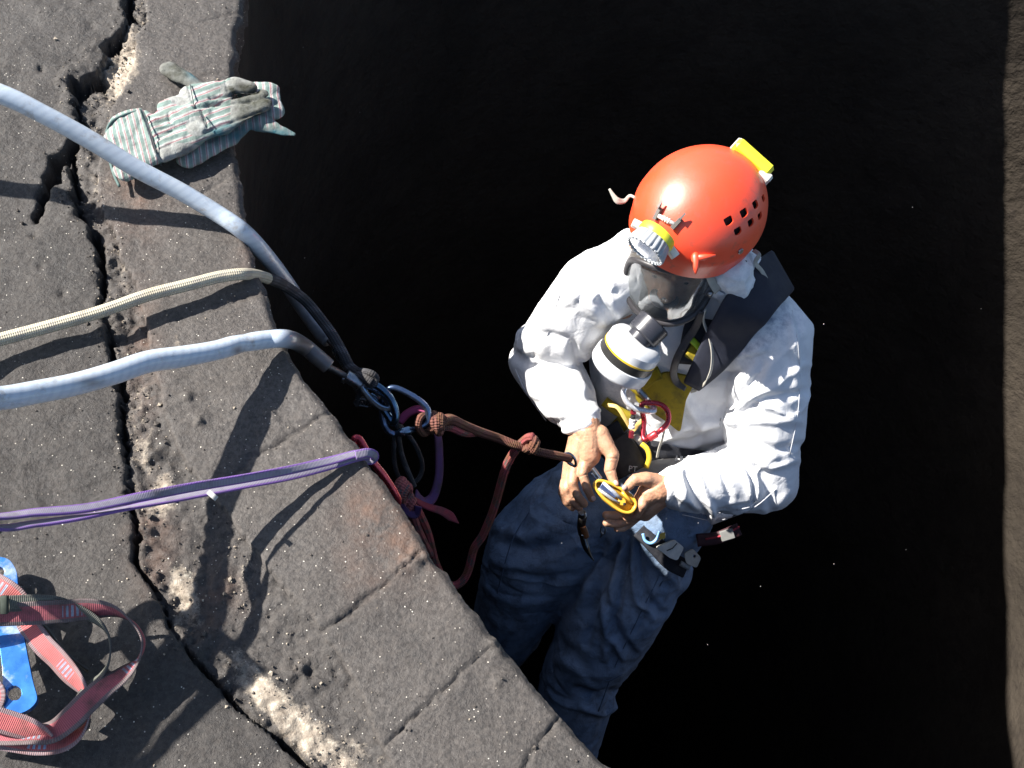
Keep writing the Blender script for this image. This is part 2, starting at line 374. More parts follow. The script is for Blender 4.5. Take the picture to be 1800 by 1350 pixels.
def build_rim():
    root = empty('chimney', (CC[0], CC[1], -16), 'soot blackened round chimney mouth with cracked coping around the dark shaft', 'chimney')
    fine0, fine1 = eth[0]+.02, eth[-1]-.02
    ths = np.concatenate([np.arange(fine0, fine1, .0032/RR), np.linspace(fine1, fine0+2*np.pi, 260)[:-1]])
    nf = int(np.ceil((fine1-fine0)/(.0032/RR)))
    rs = np.concatenate([[0, .002, .0045, .008], np.arange(.0115, .62, .0034), np.linspace(.63, 1.5, 40)])
    nt_, nr = len(ths), len(rs)
    TH, RS = np.meshgrid(ths, rs, indexing='ij'); th = TH.ravel(); rs_ = RS.ravel()
    rr0 = rim_r(th); r = rr0+rs_
    P = np.c_[CC[0]+np.cos(th)*r, CC[1]+np.sin(th)*r, np.zeros(len(r))]
    # crumbling edge: move the inner line in and out a little
    ed = (fbm(np.c_[th*RR*28, rs_*0, rs_*0+3], 4, 5)*.0045+np.minimum(0, fbm(np.c_[th*RR*9, rs_*0, rs_*0], 3, 9))*-.006)*np.exp(-rs_/.012)
    P[:, 0] += np.cos(th)*ed; P[:, 1] += np.sin(th)*ed
    px, py, dep = PX(P); mpp = dep/FPX
    n1 = fbm(P*[24, 24, 1], 4, 1); n2 = fbm(P*[90, 90, 1], 3, 2); n3 = fbm(P*[6, 6, 1], 3, 3)
    wr = wrap(th)
    inside = (wr > eth[0]) & (wr < eth[-1])
    rc = np.interp(wr, cth_s, crr_s)+np.where(inside, 0, .02*vn(np.c_[th*30, rs_*0, rs_*0], 4))
    wob = vn(P*[50, 50, 1], 21)*6+vn(P*[140, 140, 1], 22)*4
    dc, wc = pdist(px+wob, py+wob*.7, CRACK, CW); d2, w2 = pdist(px+wob, py, CR2, CW2)
    dcm = np.where(inside, dc, np.abs(r-rc)/mpp); wc = np.where(inside, wc, 9)
    # stone outer limit
    rst = rr0+.205+.02*np.sin(th*21)+n3*.012
    is_slab = r > rc; is_stone = (r < np.minimum(rst, rc-.03)); is_bed = ~is_slab & ~is_stone
    # which stone
    jang = []
    for k in order:
        R_, T_ = jl[k]; o2 = np.argsort(R_); jang.append(np.interp(r, R_[o2], T_[o2]))
    sid = np.zeros(len(r), int)
    for k, ja in enumerate(jang): sid += (wr > ja)
    far = ~inside; stepn = .21/RR
    sid = np.where(far, 100+((wr-eth[-1])//stepn).astype(int) % 60, sid)
    djo = np.full(len(r), 1e9)
    for J in JOINTS: djo = np.minimum(djo, pdist(px+wob*.5, py+wob*.5, J))
    fr = ((wr-eth[-1])/stepn) % 1; djo = np.where(far, np.minimum(fr, 1-fr)*.21/mpp, djo)
    z = n1*.0010+n2*.0005+n3*.003
    off = np.array([math.sin(s*12.9)*.0035 for s in range(200)])[sid]
    tilt = np.array([math.sin(s*7.1)*.018 for s in range(200)])[sid]
    z = z+np.where(is_stone, off+tilt*(rs_-.1), 0)
    z = z+np.where(is_stone, -.0038*np.exp(-(djo/4.5)**2)*(.8+.9*vn(P*[18, 18, 1], 55)), 0)
    ds = (rst-r)                             # step at the outer end of the stones
    z = z+np.where(is_bed, -.004-.004*np.clip(-ds/.03, 0, 1)+n1*.0028+n2*.0018, 0)
    z = z+np.where(is_slab, np.where(inside, np.interp(py, [150, 420, 900], [.007, .003, .001]), .004)+n3*.003+n1*.001, 0)
    lip = np.exp(-((dcm-wc)/14)**2)*is_slab*np.where(py > 420, .001, .004)*(1+n1); z = z+lip
    bed_rough = np.exp(-(dcm/45)**2)*(n1*.004+n2*.0035); z = z+np.where(is_bed, bed_rough, 0)
    wn_ = wc*np.where(py > 990, .17, np.where(py > 430, .26, .36))*(.75+1.4*vn(P*[32, 32, 1], 31)+.5*vn(P*[110, 110, 1], 32))
    z = z-.05*(1/(1+np.exp(np.clip((dcm-wn_)/1.3, -30, 30))))
    wn2 = w2*.5*(1+.4*vn(P*[45, 45, 1], 33)); z = z-np.where(inside, .05/(1+np.exp(np.clip((d2-wn2)/1.4, -30, 30))), 0)
    z = z-.009*np.exp(-(rs_/.006)**2)        # worn arris
    # lumps of hardened mortar along the joints
    for lx, ly, lr, lh in ((720, 985, 16, .010), (705, 998, 14, .008), (744, 978, 12, .007), (868, 1128, 13, .009), (880, 1142, 9, .010), (540, 1190, 26, .008), (350, 742, 14, .006), (530, 1165, 12, .006), (440, 1105, 16, -.004), (545, 1180, 10, -.014), (478, 730, 12, .004), (985, 1258, 9, .004), (505, 1350, 12, .006), (270, 800, 14, .005), (880, 1195, 14, .003), (855, 1200, 9, .0025), (330, 700, 9, .004)):
        d_ = np.hypot(px-lx, py-ly); z = z+np.where(inside, lh*np.exp(-(d_/lr)**2)*(1+.7*n2+.5*n1), 0)
    for gx, gy in ((75, 130), (160, 50), (72, 470), (110, 520), (60, 415), (155, 160), (200, 790), (300, 520)):
        d_ = np.hypot(px-gx, py-gy); z = z-np.where(inside, .005*np.exp(-(d_/6)**2)*(1+n1), 0)
    z = z-np.where(rs_ > .62, 0, 0)
    P[:, 2] = z
    # colour attributes
    def patch(L):
        a = np.zeros(len(px))
        for x0, y0, rx, ry, ang, s_ in L:
            c_, s2 = math.cos(math.radians(ang)), math.sin(math.radians(ang)); dx, dy = px-x0, py-y0
            u = (dx*c_+dy*s2)/rx; v = (-dx*s2+dy*c_)/ry; a = np.maximum(a, s_*np.exp(-(u*u+v*v)))
        return a
    mort = patch([(214, 118, 34, 60, 20, 1.3), (225, 60, 20, 40, 25, .75), (250, 30, 40, 30, 0, .45), (282, 868, 26, 44, 10, 1.1), (250, 790, 28, 90, 0, .5), (470, 1220, 85, 26, 40, 1.15), (540, 1290, 90, 34, 42, .95), (430, 1170, 60, 24, 48, .8), (600, 1345, 70, 34, 40, .8), (326, 1040, 26, 66, -15, .85), (312, 1085, 12, 24, 0, .7), (310, 600, 8, 24, -10, .75), (245, 700, 30, 110, 0, .42), (215, 470, 18, 80, 0, .4), (180, 330, 30, 45, 0, .45), (350, 745, 16, 12, 0, .6), (390, 735, 9, 8, 0, .7), (640, 1320, 60, 30, 40, .5), (420, 1010, 40, 60, 0, .3), (330, 230, 9, 9, 0, .4), (60, 120, 16, 10, 0, .5)])
    mort = mort*np.where(is_slab, .25, 1)+np.where(is_bed, .18+.10*n3, 0)
    rust = patch([(680, 930, 60, 90, -40, 1.0), (620, 1000, 30, 60, -20, .4), (250, 620, 30, 120, 0, .6), (240, 350, 50, 80, 0, .7), (380, 1050, 40, 60, 0, .6), (270, 950, 40, 90, 0, .6), (440, 430, 30, 50, 0, .4), (660, 1030, 30, 20, 0, .6)])
    mort = np.where(inside, mort, np.where(is_bed, .3, .05)); rust = np.where(inside, rust, .15)
    ids = np.arange(nt_*nr).reshape(nt_, nr)
    a = ids; b_ = np.roll(ids, -1, 0)
    quads = np.stack([a[:, :-1], a[:, 1:], b_[:, 1:], b_[:, :-1]], -1).reshape(-1, 4)
    key = np.where(is_slab, 1000, np.where(is_bed, 2000, sid)); qk = key[quads[:, 0]]
    mats = {'stone': rim_material('sooty_coping', 1.32), 'slab': rim_material('sooty_render', .85, True), 'bed': rim_material('mortar_bed', 1.05)}
    for kk in np.unique(qk):
        q = quads[qk == kk]; used, inv = np.unique(q, return_inverse=True); q = inv.reshape(q.shape)
        V = P[used]; nm = 'cracked_render' if kk == 1000 else 'mortar_bed' if kk == 2000 else 'coping_stone'
        faces = q.tolist(); at1 = mort[used]; at2 = rust[used]
        if kk < 1000:                        # give the stone its inner face
            rim_i = np.where(rs_[used] == 0)[0]; rim_i = rim_i[np.argsort(np.where(kk >= 100, wr, th)[used][rim_i])]
            V = list(V); base = len(V); k0 = V and list(rim_i)
            lv = [(-.012, .0005), (-.03, .003), (-.055, .004), (-.075, .006)]
            rows = [list(rim_i)]
            for dz, dr in lv:
                row = []
                for i in rim_i:
                    t_ = th[used[i]]; v = V[i]; nn = .0022*math.sin(t_*900+dz*300)+.003*math.sin(t_*230+dz*120)
                    row.append(len(V)); V.append((v[0]+math.cos(t_)*(dr+nn), v[1]+math.sin(t_)*(dr+nn), v[2]+dz))
                rows.append(row)
            for r1, r2 in zip(rows, rows[1:]):
                for i in range(len(r1)-1): faces.append((r1[i], r1[i+1], r2[i+1], r2[i]))
            at1 = np.r_[at1, np.zeros(len(V)-base)]; at2 = np.r_[at2, np.zeros(len(V)-base)]
        me = mesh(nm, V, faces)
        for an, av in (('mortar', at1), ('rust', at2)):
            t_ = me.attributes.new(an, 'FLOAT', 'POINT'); t_.data.foreach_set('value', av)
        link(nm, me, mats['slab' if kk == 1000 else 'bed' if kk == 2000 else 'stone'], root)
    # shaft lining
    tw = np.linspace(0, 2*np.pi, 361)[:-1]; zs = np.concatenate([[-.07, -.1, -.16], np.arange(-.22, -7.5, -.05), np.linspace(-7.7, -16, 30)])
    T2, Z2 = np.meshgrid(tw, zs, indexing='ij'); t = T2.ravel(); z = Z2.ravel()
    rr = rim_r(t)*np.clip(1+z*2, 0, 1)+RR*np.clip(-z*2, 0, 1)+.006
    Q = np.c_[np.cos(t)*RR*2.2, np.sin(t)*RR*2.2, z*1.2]
    rr = rr+.006*fbm(Q*3, 4, 40)*np.clip(-z*6-.5, 0, 1)
    V = np.c_[CC[0]+np.cos(t)*rr, CC[1]+np.sin(t)*rr, z]; n1_, n2_ = len(tw), len(zs)
    ids = np.arange(n1_*n2_).reshape(n1_, n2_); b2 = np.roll(ids, -1, 0)
    Fq = np.stack([ids[:, :-1], b2[:, :-1], b2[:, 1:], ids[:, 1:]], -1).reshape(-1, 4).tolist()
    m, nt, b = nodes('sooty_lining'); g = geo(nt)
    c = ramp(nt, noise(nt, g, 1.6, 8, .6), [(.3, (.030, .025, .020)), (.65, (.052, .043, .034))])
    c = mixc(nt, ramp(nt, noise(nt, g, 14, 8, .7), [(.45, 0), (.7, .6)]), c, (.022, .018, .016))
    sxx = N_(nt, 'SeparateXYZ'); nt.links.new(g, sxx.inputs[0])
    nt.links.new(c, b.inputs['Base Color']); b.inputs['Roughness'].default_value = .95; b.inputs['Specular IOR Level'].default_value = .1
    q = bump(nt, b, noise(nt, g, 4, 7, .55, .3), .022); q = bump(nt, b, noise(nt, g, 22, 6, .65), .016, 1, q)
    link('shaft_lining', mesh('shaft_lining', V, Fq), m, root)
    # outer brick face of the chimney, below the render
    ro = RR+1.5; Vo = []; Fo = []
    t = np.linspace(0, 2*np.pi, 181)[:-1]; ri = rim_r(t)+1.5
    for k_, (zz, ex) in enumerate(((0.0, 0), (-.12, .01), (-.5, .0), (-16, .5))):
        for i, a_ in enumerate(t): Vo.append((CC[0]+math.cos(a_)*(ri[i]+ex), CC[1]+math.sin(a_)*(ri[i]+ex), zz))
    for k_ in range(3):
        for i in range(180): Fo.append((k_*180+i, (k_+1)*180+i, (k_+1)*180+(i+1) % 180, k_*180+(i+1) % 180))
    link('outer_wall', mesh('outer_wall', Vo, Fo), simple('old_brick', (.2, .09, .06), .9, c2=(.12, .06, .045), sc=6, bsc=40, bd=.01), root)
    # ground far below
    gm = simple('ground_soil', (.09, .08, .06), .95, c2=(.05, .06, .03), sc=.4, bsc=3, bd=.05)
    go = link('ground', mesh('ground', [(-400, -400, -16.02), (400, -400, -16.02), (400, 400, -16.02), (-400, 400, -16.02)], [(0, 1, 2, 3)]), gm, None, False)
    tag(go, kind='structure')
    # loose grit and crumbs on the mortar and beside the crack
    cand = rng.integers(0, nt_*nr, 60000); crumbs = MB(); cnt = 0
    for i in cand:
        if not inside[i] or rs_[i] > .6 or rs_[i] < .015: continue
        pr = .02+.35*is_bed[i]*(.3+mort[i])+.35*np.exp(-((dc[i]-wc[i])/18)**2)
        if rng.random() > pr or dc[i] < wc[i]*.6: continue
        s_ = .0009+.0016*rng.random()**3+(.003 if rng.random() < .012 else 0)
        cpt = P[i]+[0, 0, s_*.5]; q = rng.normal(size=(3, 3)); q, _ = np.linalg.qr(q)
        oc = np.array([(1, 0, 0), (-1, 0, 0), (0, 1, 0), (0, -1, 0), (0, 0, 1), (0, 0, -1)])*(.7+.6*rng.random((6, 1)))*s_
        crumbs.add(cpt+oc@q, [(0, 2, 4), (2, 1, 4), (1, 3, 4), (3, 0, 4), (2, 0, 5), (1, 2, 5), (3, 1, 5), (0, 3, 5)], mi=int(rng.random() < .25+.4*mort[i])); cnt += 1
        if cnt > 6500: break
    c_ = crumbs.build('loose_grit', [simple('dark_grit', (.07, .06, .052), .9), simple('pale_grit', (.38, .33, .26), .85, c2=(.2, .16, .12), sc=200)], None, False)
    tag(c_, 'loose mortar grit and crumbs scattered along the crack in the rim', 'grit', kind='stuff')
build_rim()

# ================================================================= rigging over the rim
def hose_mat(name):
    m, nt, b = nodes(name); g = geo(nt); uv = nt.nodes.new('ShaderNodeTexCoord').outputs['UV']
    c = ramp(nt, noise(nt, g, 12, 6, .6), [(.3, (.42, .50, .60)), (.65, (.52, .57, .62))])
    sx = N_(nt, 'SeparateXYZ'); nt.links.new(uv, sx.inputs[0])
    st = mth(nt, 'MULTIPLY_ADD', mth(nt, 'SINE', mth(nt, 'ADD', mth(nt, 'MULTIPLY', sx.outputs[0], 2*math.pi*3), mth(nt, 'MULTIPLY', sx.outputs[1], 2*math.pi/.014))), .5, .5)
    c = mixc(nt, mth(nt, 'MULTIPLY', ramp(nt, st, [(.1, 1), (.6, 0)]), .16), c, (.2, .26, .36))
    at = N_(nt, 'Attribute'); at.attribute_name = 'grime_dark'
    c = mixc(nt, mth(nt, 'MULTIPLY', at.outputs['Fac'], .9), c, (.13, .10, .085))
    c = mixc(nt, ramp(nt, noise(nt, g, 26, 8, .72), [(.56, 0), (.70, .65)]), c, (.22, .17, .12))
    nt.links.new(c, b.inputs['Base Color']); b.inputs['Roughness'].default_value = .32; b.inputs['Subsurface Weight'].default_value = .25
    b.inputs['Subsurface Radius'].default_value = (.01, .012, .014); b.inputs['Coat Weight'].default_value = .5; b.inputs['Coat Roughness'].default_value = .16
    q = bump(nt, b, noise(nt, g, 45, 3), .0005)
    return m
HOSE = hose_mat('clear_hose'); STEEL = simple('worn_steel', (.42, .44, .47), .32, 1, c2=(.25, .26, .28), sc=90, bsc=300, bd=.0002)
WIRE = simple('wire_rope_steel', (.16, .15, .15), .45, .8, c2=(.10, .085, .07), sc=150)
BLUEST = simple('blued_steel', (.30, .40, .52), .25, 1, c2=(.16, .2, .27), sc=60, bsc=200, bd=.0002)
def grime_dark(o, P, fn):
    px, py, d = PX(np.array([v.co[:] for v in o.data.vertices])); a = o.data.attributes.new('grime_dark', 'FLOAT', 'POINT'); a.data.foreach_set('value', np.clip(fn(px, py), 0, 1))
def Wr(x, y, d): return W(x, y, d+.10*min(1, max(0, (x-450)/75))*min(1, max(0, (985-x)/110)))
# upper sleeved cable
R1 = .0148
up = [G(0, 165, .19), G(80, 203, .164), G(160, 247, .13), G(240, 296, .092), G(320, 338, .058), G(380, 374, .032), G(425, 405, .014), Wr(462, 443, 1.70), Wr(500, 492, 1.74), Wr(535, 545, 1.76), Wr(562, 582, 1.75), Wr(578, 598, 1.74)]
off1 = [S(200, 381, .215), S(110, 352, .24), S(0, 335, .265), S(-200, 300, .31)][::-1]
P1 = spline(off1+up, 10)
t1 = empty('sleeved_cable', tuple(P1[0]), 'upper steel cable in a pale plastic hose running over the rim past the gloves', 'cable')
rad = R1*(1+.03*vn(np.c_[np.arange(len(P1))*.08, np.zeros(len(P1)), np.zeros(len(P1))], 3))
h1 = MB().tube(P1, rad, seg=22).build('hose', HOSE, t1); grime_dark(h1, P1, lambda x, y: np.clip((y-440)/120, 0, .75)+.0*x)  # upper hose colour darkens towards its hanging end
e_ = P1[-1]; ws = spline([P1[-4], e_, Wr(592, 617, 1.735), Wr(603, 633, 1.73), Wr(626, 664, 1.72)], 24)
MB().tube(ws, .0052, seg=20, strands=6, twist=260).build('wire_rope', WIRE, t1)
MB().cyl(Wr(590, 613, 1.735), Wr(614, 648, 1.725), .0098, bev=.0012, seg=24).build('ferrule', BLUEST, t1, sharp=40)
# wire eye with thimble
def eye(c, a, b_, L, wd, r, n=40):
    return [c+a*(L*math.cos(t))+b_*(wd*math.sin(t)*(1+.35*math.cos(t))) for t in np.linspace(0, 2*math.pi, n, endpoint=False)]
ax = (Wr(660, 705, 1.71)-Wr(614, 650, 1.72)); L_ = np.linalg.norm(ax)/2; ax /= np.linalg.norm(ax); pr = np.cross(ax, TOCAM); pr /= np.linalg.norm(pr)
MB().tube(eye(Wr(637, 678, 1.715), ax, pr, L_, .013, .004), .0048, seg=18, closed=True, strands=6, twist=260).build('wire_eye', WIRE, t1)
# lower sleeved cable
lo = [G(0, 700, .212), G(60, 690, .19), G(130, 676, .166), G(200, 656, .142), G(260, 636, .12), G(320, 627, .095), G(380, 616, .072), G(420, 605, .054), G(470, 597, .034), G(505, 596, .020), Wr(532, 607, 1.60), Wr(556, 626, 1.62), Wr(577, 644, 1.63)]
lo_off = [S(366, 962, .242), S(360, 1040, .28), S(342, 1125, .33), S(300, 1175, .38), S(285, 1215, .42), S(255, 1265, .46), S(205, 1330, .52), S(150, 1400, .6)][::-1]
P2 = spline(lo_off+lo, 10)
t2 = empty('sleeved_cable', tuple(P2[0]), 'lower steel cable in a thick pale plastic hose crossing the rim above the purple sling', 'cable')
i_ = np.arange(len(P2)); px2, py2, _ = PX(P2)
rad = .0150*(1+.03*vn(np.c_[i_*.08, i_*0, i_*0], 8)-.10*np.exp(-((px2-425)/14)**2)-.03*(px2 > 425)+.06*np.exp(-((px2-300)/60)**2))
h2 = MB().tube(P2, rad, seg=22).build('hose', HOSE, t2); grime_dark(h2, P2, lambda x, y: np.clip((x-485)/45, 0, 1)*(y < 700)+.8*np.exp(-((x-418)/9)**2-((y-616)/9)**2)+.8*np.exp(-((x-160)/22)**2-((y-672)/8)**2))
ws = spline([P2[-3], Wr(577, 645, 1.63), Wr(596, 655, 1.65), Wr(612, 665, 1.66)], 20)
MB().tube(ws, .0062, seg=20, strands=6, twist=230).build('wire_rope', WIRE, t2)
MB().cyl(Wr(608, 660, 1.655), Wr(634, 676, 1.665), .0115, bev=.001, seg=24).cyl(Wr(603, 665, 1.66), Wr(608, 668, 1.66), .008, seg=20).build('ferrule', STEEL, t2, sharp=40)
ax2 = Wr(690, 716, 1.69)-Wr(634, 676, 1.665); L_ = np.linalg.norm(ax2)/2; ax2 /= np.linalg.norm(ax2); pr2 = np.cross(ax2, TOCAM)
MB().tube(eye((Wr(662, 696, 1.678)), ax2, pr2, L_, .014, .004), .0055, seg=18, closed=True, strands=6, twist=230).build('wire_eye', WIRE, t2)
MB().tube(eye((Wr(662, 696, 1.678)), ax2, pr2, L_-.004, .010, .004), .0042, seg=14, closed=True).build('thimble', BLUEST, t2)
# white static rope, its hanging part coloured dark grey in place of shade
WR = braid('white_rope', (.48, .44, .34), (.40, .36, .30), (.25, .21, .15), .0062, n=6, dlo=.55, dhi=.8)
GR = braid('rope_shade_grey', (.05, .05, .056), (.10, .10, .11), (.05, .045, .04), .0062, n=6)
t3 = empty('static_rope', tuple(G(0, 598, .03)), 'cream braided rope over the rim with its shade-coloured end tied below the edge', 'rope')
pw = [G(-220, 655, .06), G(-100, 625, .045), G(0, 597, .034), G(90, 573, .034), G(180, 547, .036), G(260, 519, .036), G(330, 501, .034), G(385, 487, .026), G(425, 482, .018), Wr(452, 484, 1.655), Wr(472, 490, 1.665)]
pg = [Wr(478, 492, 1.69), Wr(505, 505, 1.69), Wr(535, 527, 1.695), Wr(560, 556, 1.70), Wr(585, 590, 1.70), Wr(603, 622, 1.70), Wr(616, 646, 1.70), Wr(640, 662, 1.66), Wr(655, 672, 1.655)]
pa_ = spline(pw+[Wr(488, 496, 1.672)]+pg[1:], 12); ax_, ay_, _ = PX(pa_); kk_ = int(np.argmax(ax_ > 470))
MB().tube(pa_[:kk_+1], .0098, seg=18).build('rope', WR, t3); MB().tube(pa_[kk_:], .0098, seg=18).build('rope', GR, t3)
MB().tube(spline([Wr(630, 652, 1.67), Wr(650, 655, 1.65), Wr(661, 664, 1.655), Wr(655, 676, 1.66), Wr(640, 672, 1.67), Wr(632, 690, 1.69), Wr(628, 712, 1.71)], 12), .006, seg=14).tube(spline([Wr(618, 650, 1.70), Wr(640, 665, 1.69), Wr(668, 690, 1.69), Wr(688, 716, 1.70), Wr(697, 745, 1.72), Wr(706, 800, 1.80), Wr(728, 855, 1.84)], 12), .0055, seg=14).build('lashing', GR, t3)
lp = [Wr(700, 750, 1.80), Wr(722, 770, 1.84), Wr(738, 800, 1.86), Wr(742, 825, 1.87), Wr(732, 845, 1.87), Wr(712, 848, 1.86), Wr(697, 830, 1.84), Wr(692, 790, 1.82)]
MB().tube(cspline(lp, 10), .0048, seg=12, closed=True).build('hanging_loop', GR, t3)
# spring coil at the shackle
t4 = [Wr(628+9*math.cos(a)+a*.9, 706+6*math.sin(a)+a*.15, 1.70+.006*math.sin(a)) for a in np.linspace(0, 8*math.pi, 90)]
o = MB().tube(t4, .0011, seg=8).build('wire_coil', STEEL); tag(o, 'small coil of bright wire hanging beside the shackle', 'wire')
# ---- connectors
def carabiner(name, pts, r, mat, gate, gmat, label, gr=None, sleeve=1.45, cat='carabiner'):
    P = cspline(pts, 8); root = empty(name, tuple(P[0]), label, cat)
    n = len(P); g0, g1 = gate; k0, k1 = int(g0*n), int(g1*n)
    idx = [i % n for i in range(k1, k0+n+1)]
    MB().tube(P[idx], r, seg=16).build('frame', mat, root)
    gi = [i % n for i in range(k0, k1+1)]; PG = P[gi]
    MB().tube([PG[0], PG[-1]], r*.92, seg=16).build('gate', mat, root)
    a = PG[0]*.78+PG[-1]*.22; b_ = PG[0]*.22+PG[-1]*.78
    MB().tube([a, a*.97+b_*.03, a*.9+b_*.1, a*.1+b_*.9, a*.03+b_*.97, b_], [r*1.05, r*sleeve*.93, r*sleeve, r*sleeve, r*sleeve*.93, r*1.05], seg=20, strands=0).build('locking_sleeve', gmat, root, sharp=50)
    return root
ALU = simple('worn_alloy', (.50, .55, .62), .3, 1, c2=(.30, .33, .38), sc=70, bsc=200, bd=.0002, dirt_glint=(.07, .06, .06), dlo=.55, dhi=.7)
carabiner('carabiner', [Wr(680, 687, 1.70), Wr(694, 682, 1.70), Wr(718, 692, 1.705), Wr(740, 706, 1.71), Wr(752, 722, 1.715), Wr(750, 742, 1.72), Wr(735, 752, 1.72), Wr(715, 758, 1.72), Wr(695, 763, 1.715), Wr(681, 756, 1.71), Wr(673, 738, 1.705), Wr(672, 710, 1.70)], .0058, simple('blue_grey_alloy', (.22, .30, .46), .33, 1, c2=(.13, .17, .26), sc=70, dirt_glint=(.05, .05, .06), dlo=.55, dhi=.72), (.53, .68), BLUEST, 'large blue grey steel carabiner linking the cables to the red rope')
sh = [Wr(640, 675, 1.675), Wr(662, 678, 1.67), Wr(686, 700, 1.675), Wr(696, 730, 1.685), Wr(690, 742, 1.69), Wr(680, 728, 1.69), Wr(664, 706, 1.69), Wr(642, 692, 1.685)]
carabiner('quick_link', sh, .0072, simple('dark_blue_steel', (.12, .22, .33), .2, 1, c2=(.08, .12, .18), sc=60), (.72, .88), BLUEST, 'dark blue steel quick link joining both cable eyes below the rim', cat='link')
# purple sling doubled over the red carabiner
PUR = webbing('purple_webbing', (.27, .25, .32), (.20, .10, .36), None, dirt_glint=(.12, .11, .13))
t5 = empty('purple_sling', tuple(G(650, 800, .02)), 'purple and grey flat sling stretched from the left edge to the red carabiner', 'sling')
sA = [S(190, 1400, .48), S(260, 1335, .42), S(325, 1262, .36), S(372, 1205, .30), S(396, 1165, .255), G(0, 908, .218), G(60, 901, .2), G(150, 893, .17), G(250, 873, .134), G(340, 856, .104), G(430, 841, .078), G(510, 826, .052), G(580, 810, .03), G(625, 798, .018), G(650, 797, .010)]
sB = [S(200, 1408, .48), S(272, 1343, .42), S(337, 1270, .36), S(384, 1212, .30), S(404, 1172, .255), G(0, 928, .214), G(60, 921, .196), G(150, 908, .166), G(250, 888, .115), G(340, 870, .082), G(430, 851, .056), G(510, 835, .034), G(580, 817, .018), G(625, 803, .014), G(650, 800, .006)]
for s_, tw, w_ in ((sA, 0.5, .013), (sB, -1.0, .0155)):
    P = spline(s_, 10); L = len(P); ang = np.linspace(0, 1, L)*6+tw
    N0 = np.array([(TOCAM*.55+np.array(sd)*.8)*math.cos(.5*math.sin(a))+np.cross(TOCAM, P[-1]-P[0])/np.linalg.norm(P[-1]-P[0])*math.sin(.9*math.sin(a)) for a in ang])
    MB().strap(P, w_, .0035, N0).build('strand', PUR, t5)
lp = spline([G(625, 800, .024), G(645, 796, .022), G(657, 799, .012), G(659, 804, -.002), G(652, 809, -.012), G(638, 808, -.008)], 10)
MB().strap(lp, .014, .003, np.array([TOCAM+.6*cv(1, 0, 0)]*len(lp))).build('strand', PUR, t5)
MB().strap(spline([G(366, 864, .094), G(375, 872, .094), G(381, 877, .09)], 6), .007, .0008, cv(.2, .3, 1)).build('tag', simple('white_label', (.4, .4, .38), .6), t5)
REDAL = simple('red_anodised', (.50, .05, .07), .28, .75, c2=(.36, .035, .05), sc=60, coat=.3, dirt_glint=(.08, .03, .03), dlo=.58, dhi=.74)
carabiner('red_carabiner', [W(622, 776, 1.57), W(630, 771, 1.57), W(640, 786, 1.575), W(652, 808, 1.58), W(676, 838, 1.60), W(696, 870, 1.62), W(699, 884, 1.63), W(688, 880, 1.63), W(668, 858, 1.62), W(648, 834, 1.60), W(633, 806, 1.585)], .0062, REDAL, (.58, .82), simple('red_sleeve', (.30, .05, .05), .4, .5), 'red anodised carabiner lying edge on against the rim through the purple sling')
# red rope with knots, to the worker and in a slack loop
RED = braid('red_rope', (.34, .075, .085), (.06, .09, .08), (.16, .07, .035), .0072, n=4, dlo=.42, dhi=.66, dsc=30, bd=.001)
BRN = braid('rusty_rope_shade', (.17, .07, .055), (.17, .10, .055), (.13, .055, .03), .0072, n=4, dlo=.42, dhi=.62, dsc=30, bd=.001)  # brown set darker to stand in for shade missing on the knots
t6 = empty('red_rope', tuple(Wr(760, 745, 1.74)), 'red brown rope knotted to the carabiner, running to the worker with a slack loop', 'rope')
rp = spline([Wr(770, 745, 1.74), Wr(790, 737, 1.76), Wr(815, 748, 1.80), Wr(845, 760, 1.84), Wr(875, 770, 1.88), Wr(905, 782, 1.92), Wr(925, 788, 1.95), Wr(950, 795, 1.98), Wr(975, 800, 2.02), Wr(1002, 806, 2.06)], 10)
MB().tube(rp, np.interp(np.arange(len(rp)), [0, len(rp)*.6, len(rp)], [.0105, .0088, .0088]), seg=16).build('rope', BRN, t6)
rp = spline([Wr(768, 753, 1.75), Wr(790, 752, 1.765), Wr(815, 762, 1.80), Wr(835, 762, 1.84)], 10); MB().tube(rp, .0068, seg=14).build('rope', RED, t6)
sl2 = spline([Wr(937, 768, 1.94), Wr(925, 772, 1.94), Wr(905, 793, 1.94), Wr(889, 822, 1.95), Wr(878, 860, 1.97), Wr(866, 900, 1.99), Wr(849, 940, 2.01), Wr(833, 965, 2.02), Wr(824, 1000, 2.03), Wr(812, 1022, 2.03), Wr(795, 1030, 2.02), Wr(779, 1018, 1.98), Wr(765, 990, 1.93), Wr(752, 940, 1.87), Wr(737, 905, 1.80), Wr(722, 880, 1.74)], 10)
MB().tube(sl2, .0092, seg=16).build('slack_loop', RED, t6)
def knot(c, ax_, r, R_, turns, L, mat, parent, name='knot', skew=.5):
    ax_ = ax_/np.linalg.norm(ax_); u = np.cross(ax_, [.2, .3, .9]); u /= np.linalg.norm(u); v = np.cross(ax_, u); pts = []
    for t in np.linspace(0, 1, turns*14):
        a = 2*math.pi*turns*t; rr = R_*(1+.12*math.sin(a*.5+1)); pts.append(c+ax_*(L*(t-.5)+skew*R_*math.sin(a))+(u*math.cos(a)+v*math.sin(a))*rr)
    return MB().tube(pts, r, seg=14).build(name, mat, parent)
knot(Wr(768, 744, 1.735), cv(1, -.35, -.2), .0078, .0135, 3, .020, BRN, t6); knot(Wr(934, 783, 1.95), cv(.5, -.7, -.4), .0080, .0125, 2, .014, BRN, t6)
MB().tube(spline([Wr(760, 745, 1.74), Wr(748, 731, 1.725), Wr(738, 735, 1.71), Wr(735, 750, 1.71), Wr(745, 762, 1.73), Wr(760, 752, 1.74)], 10), .0068, seg=14).build('knot_loop', BRN, t6)
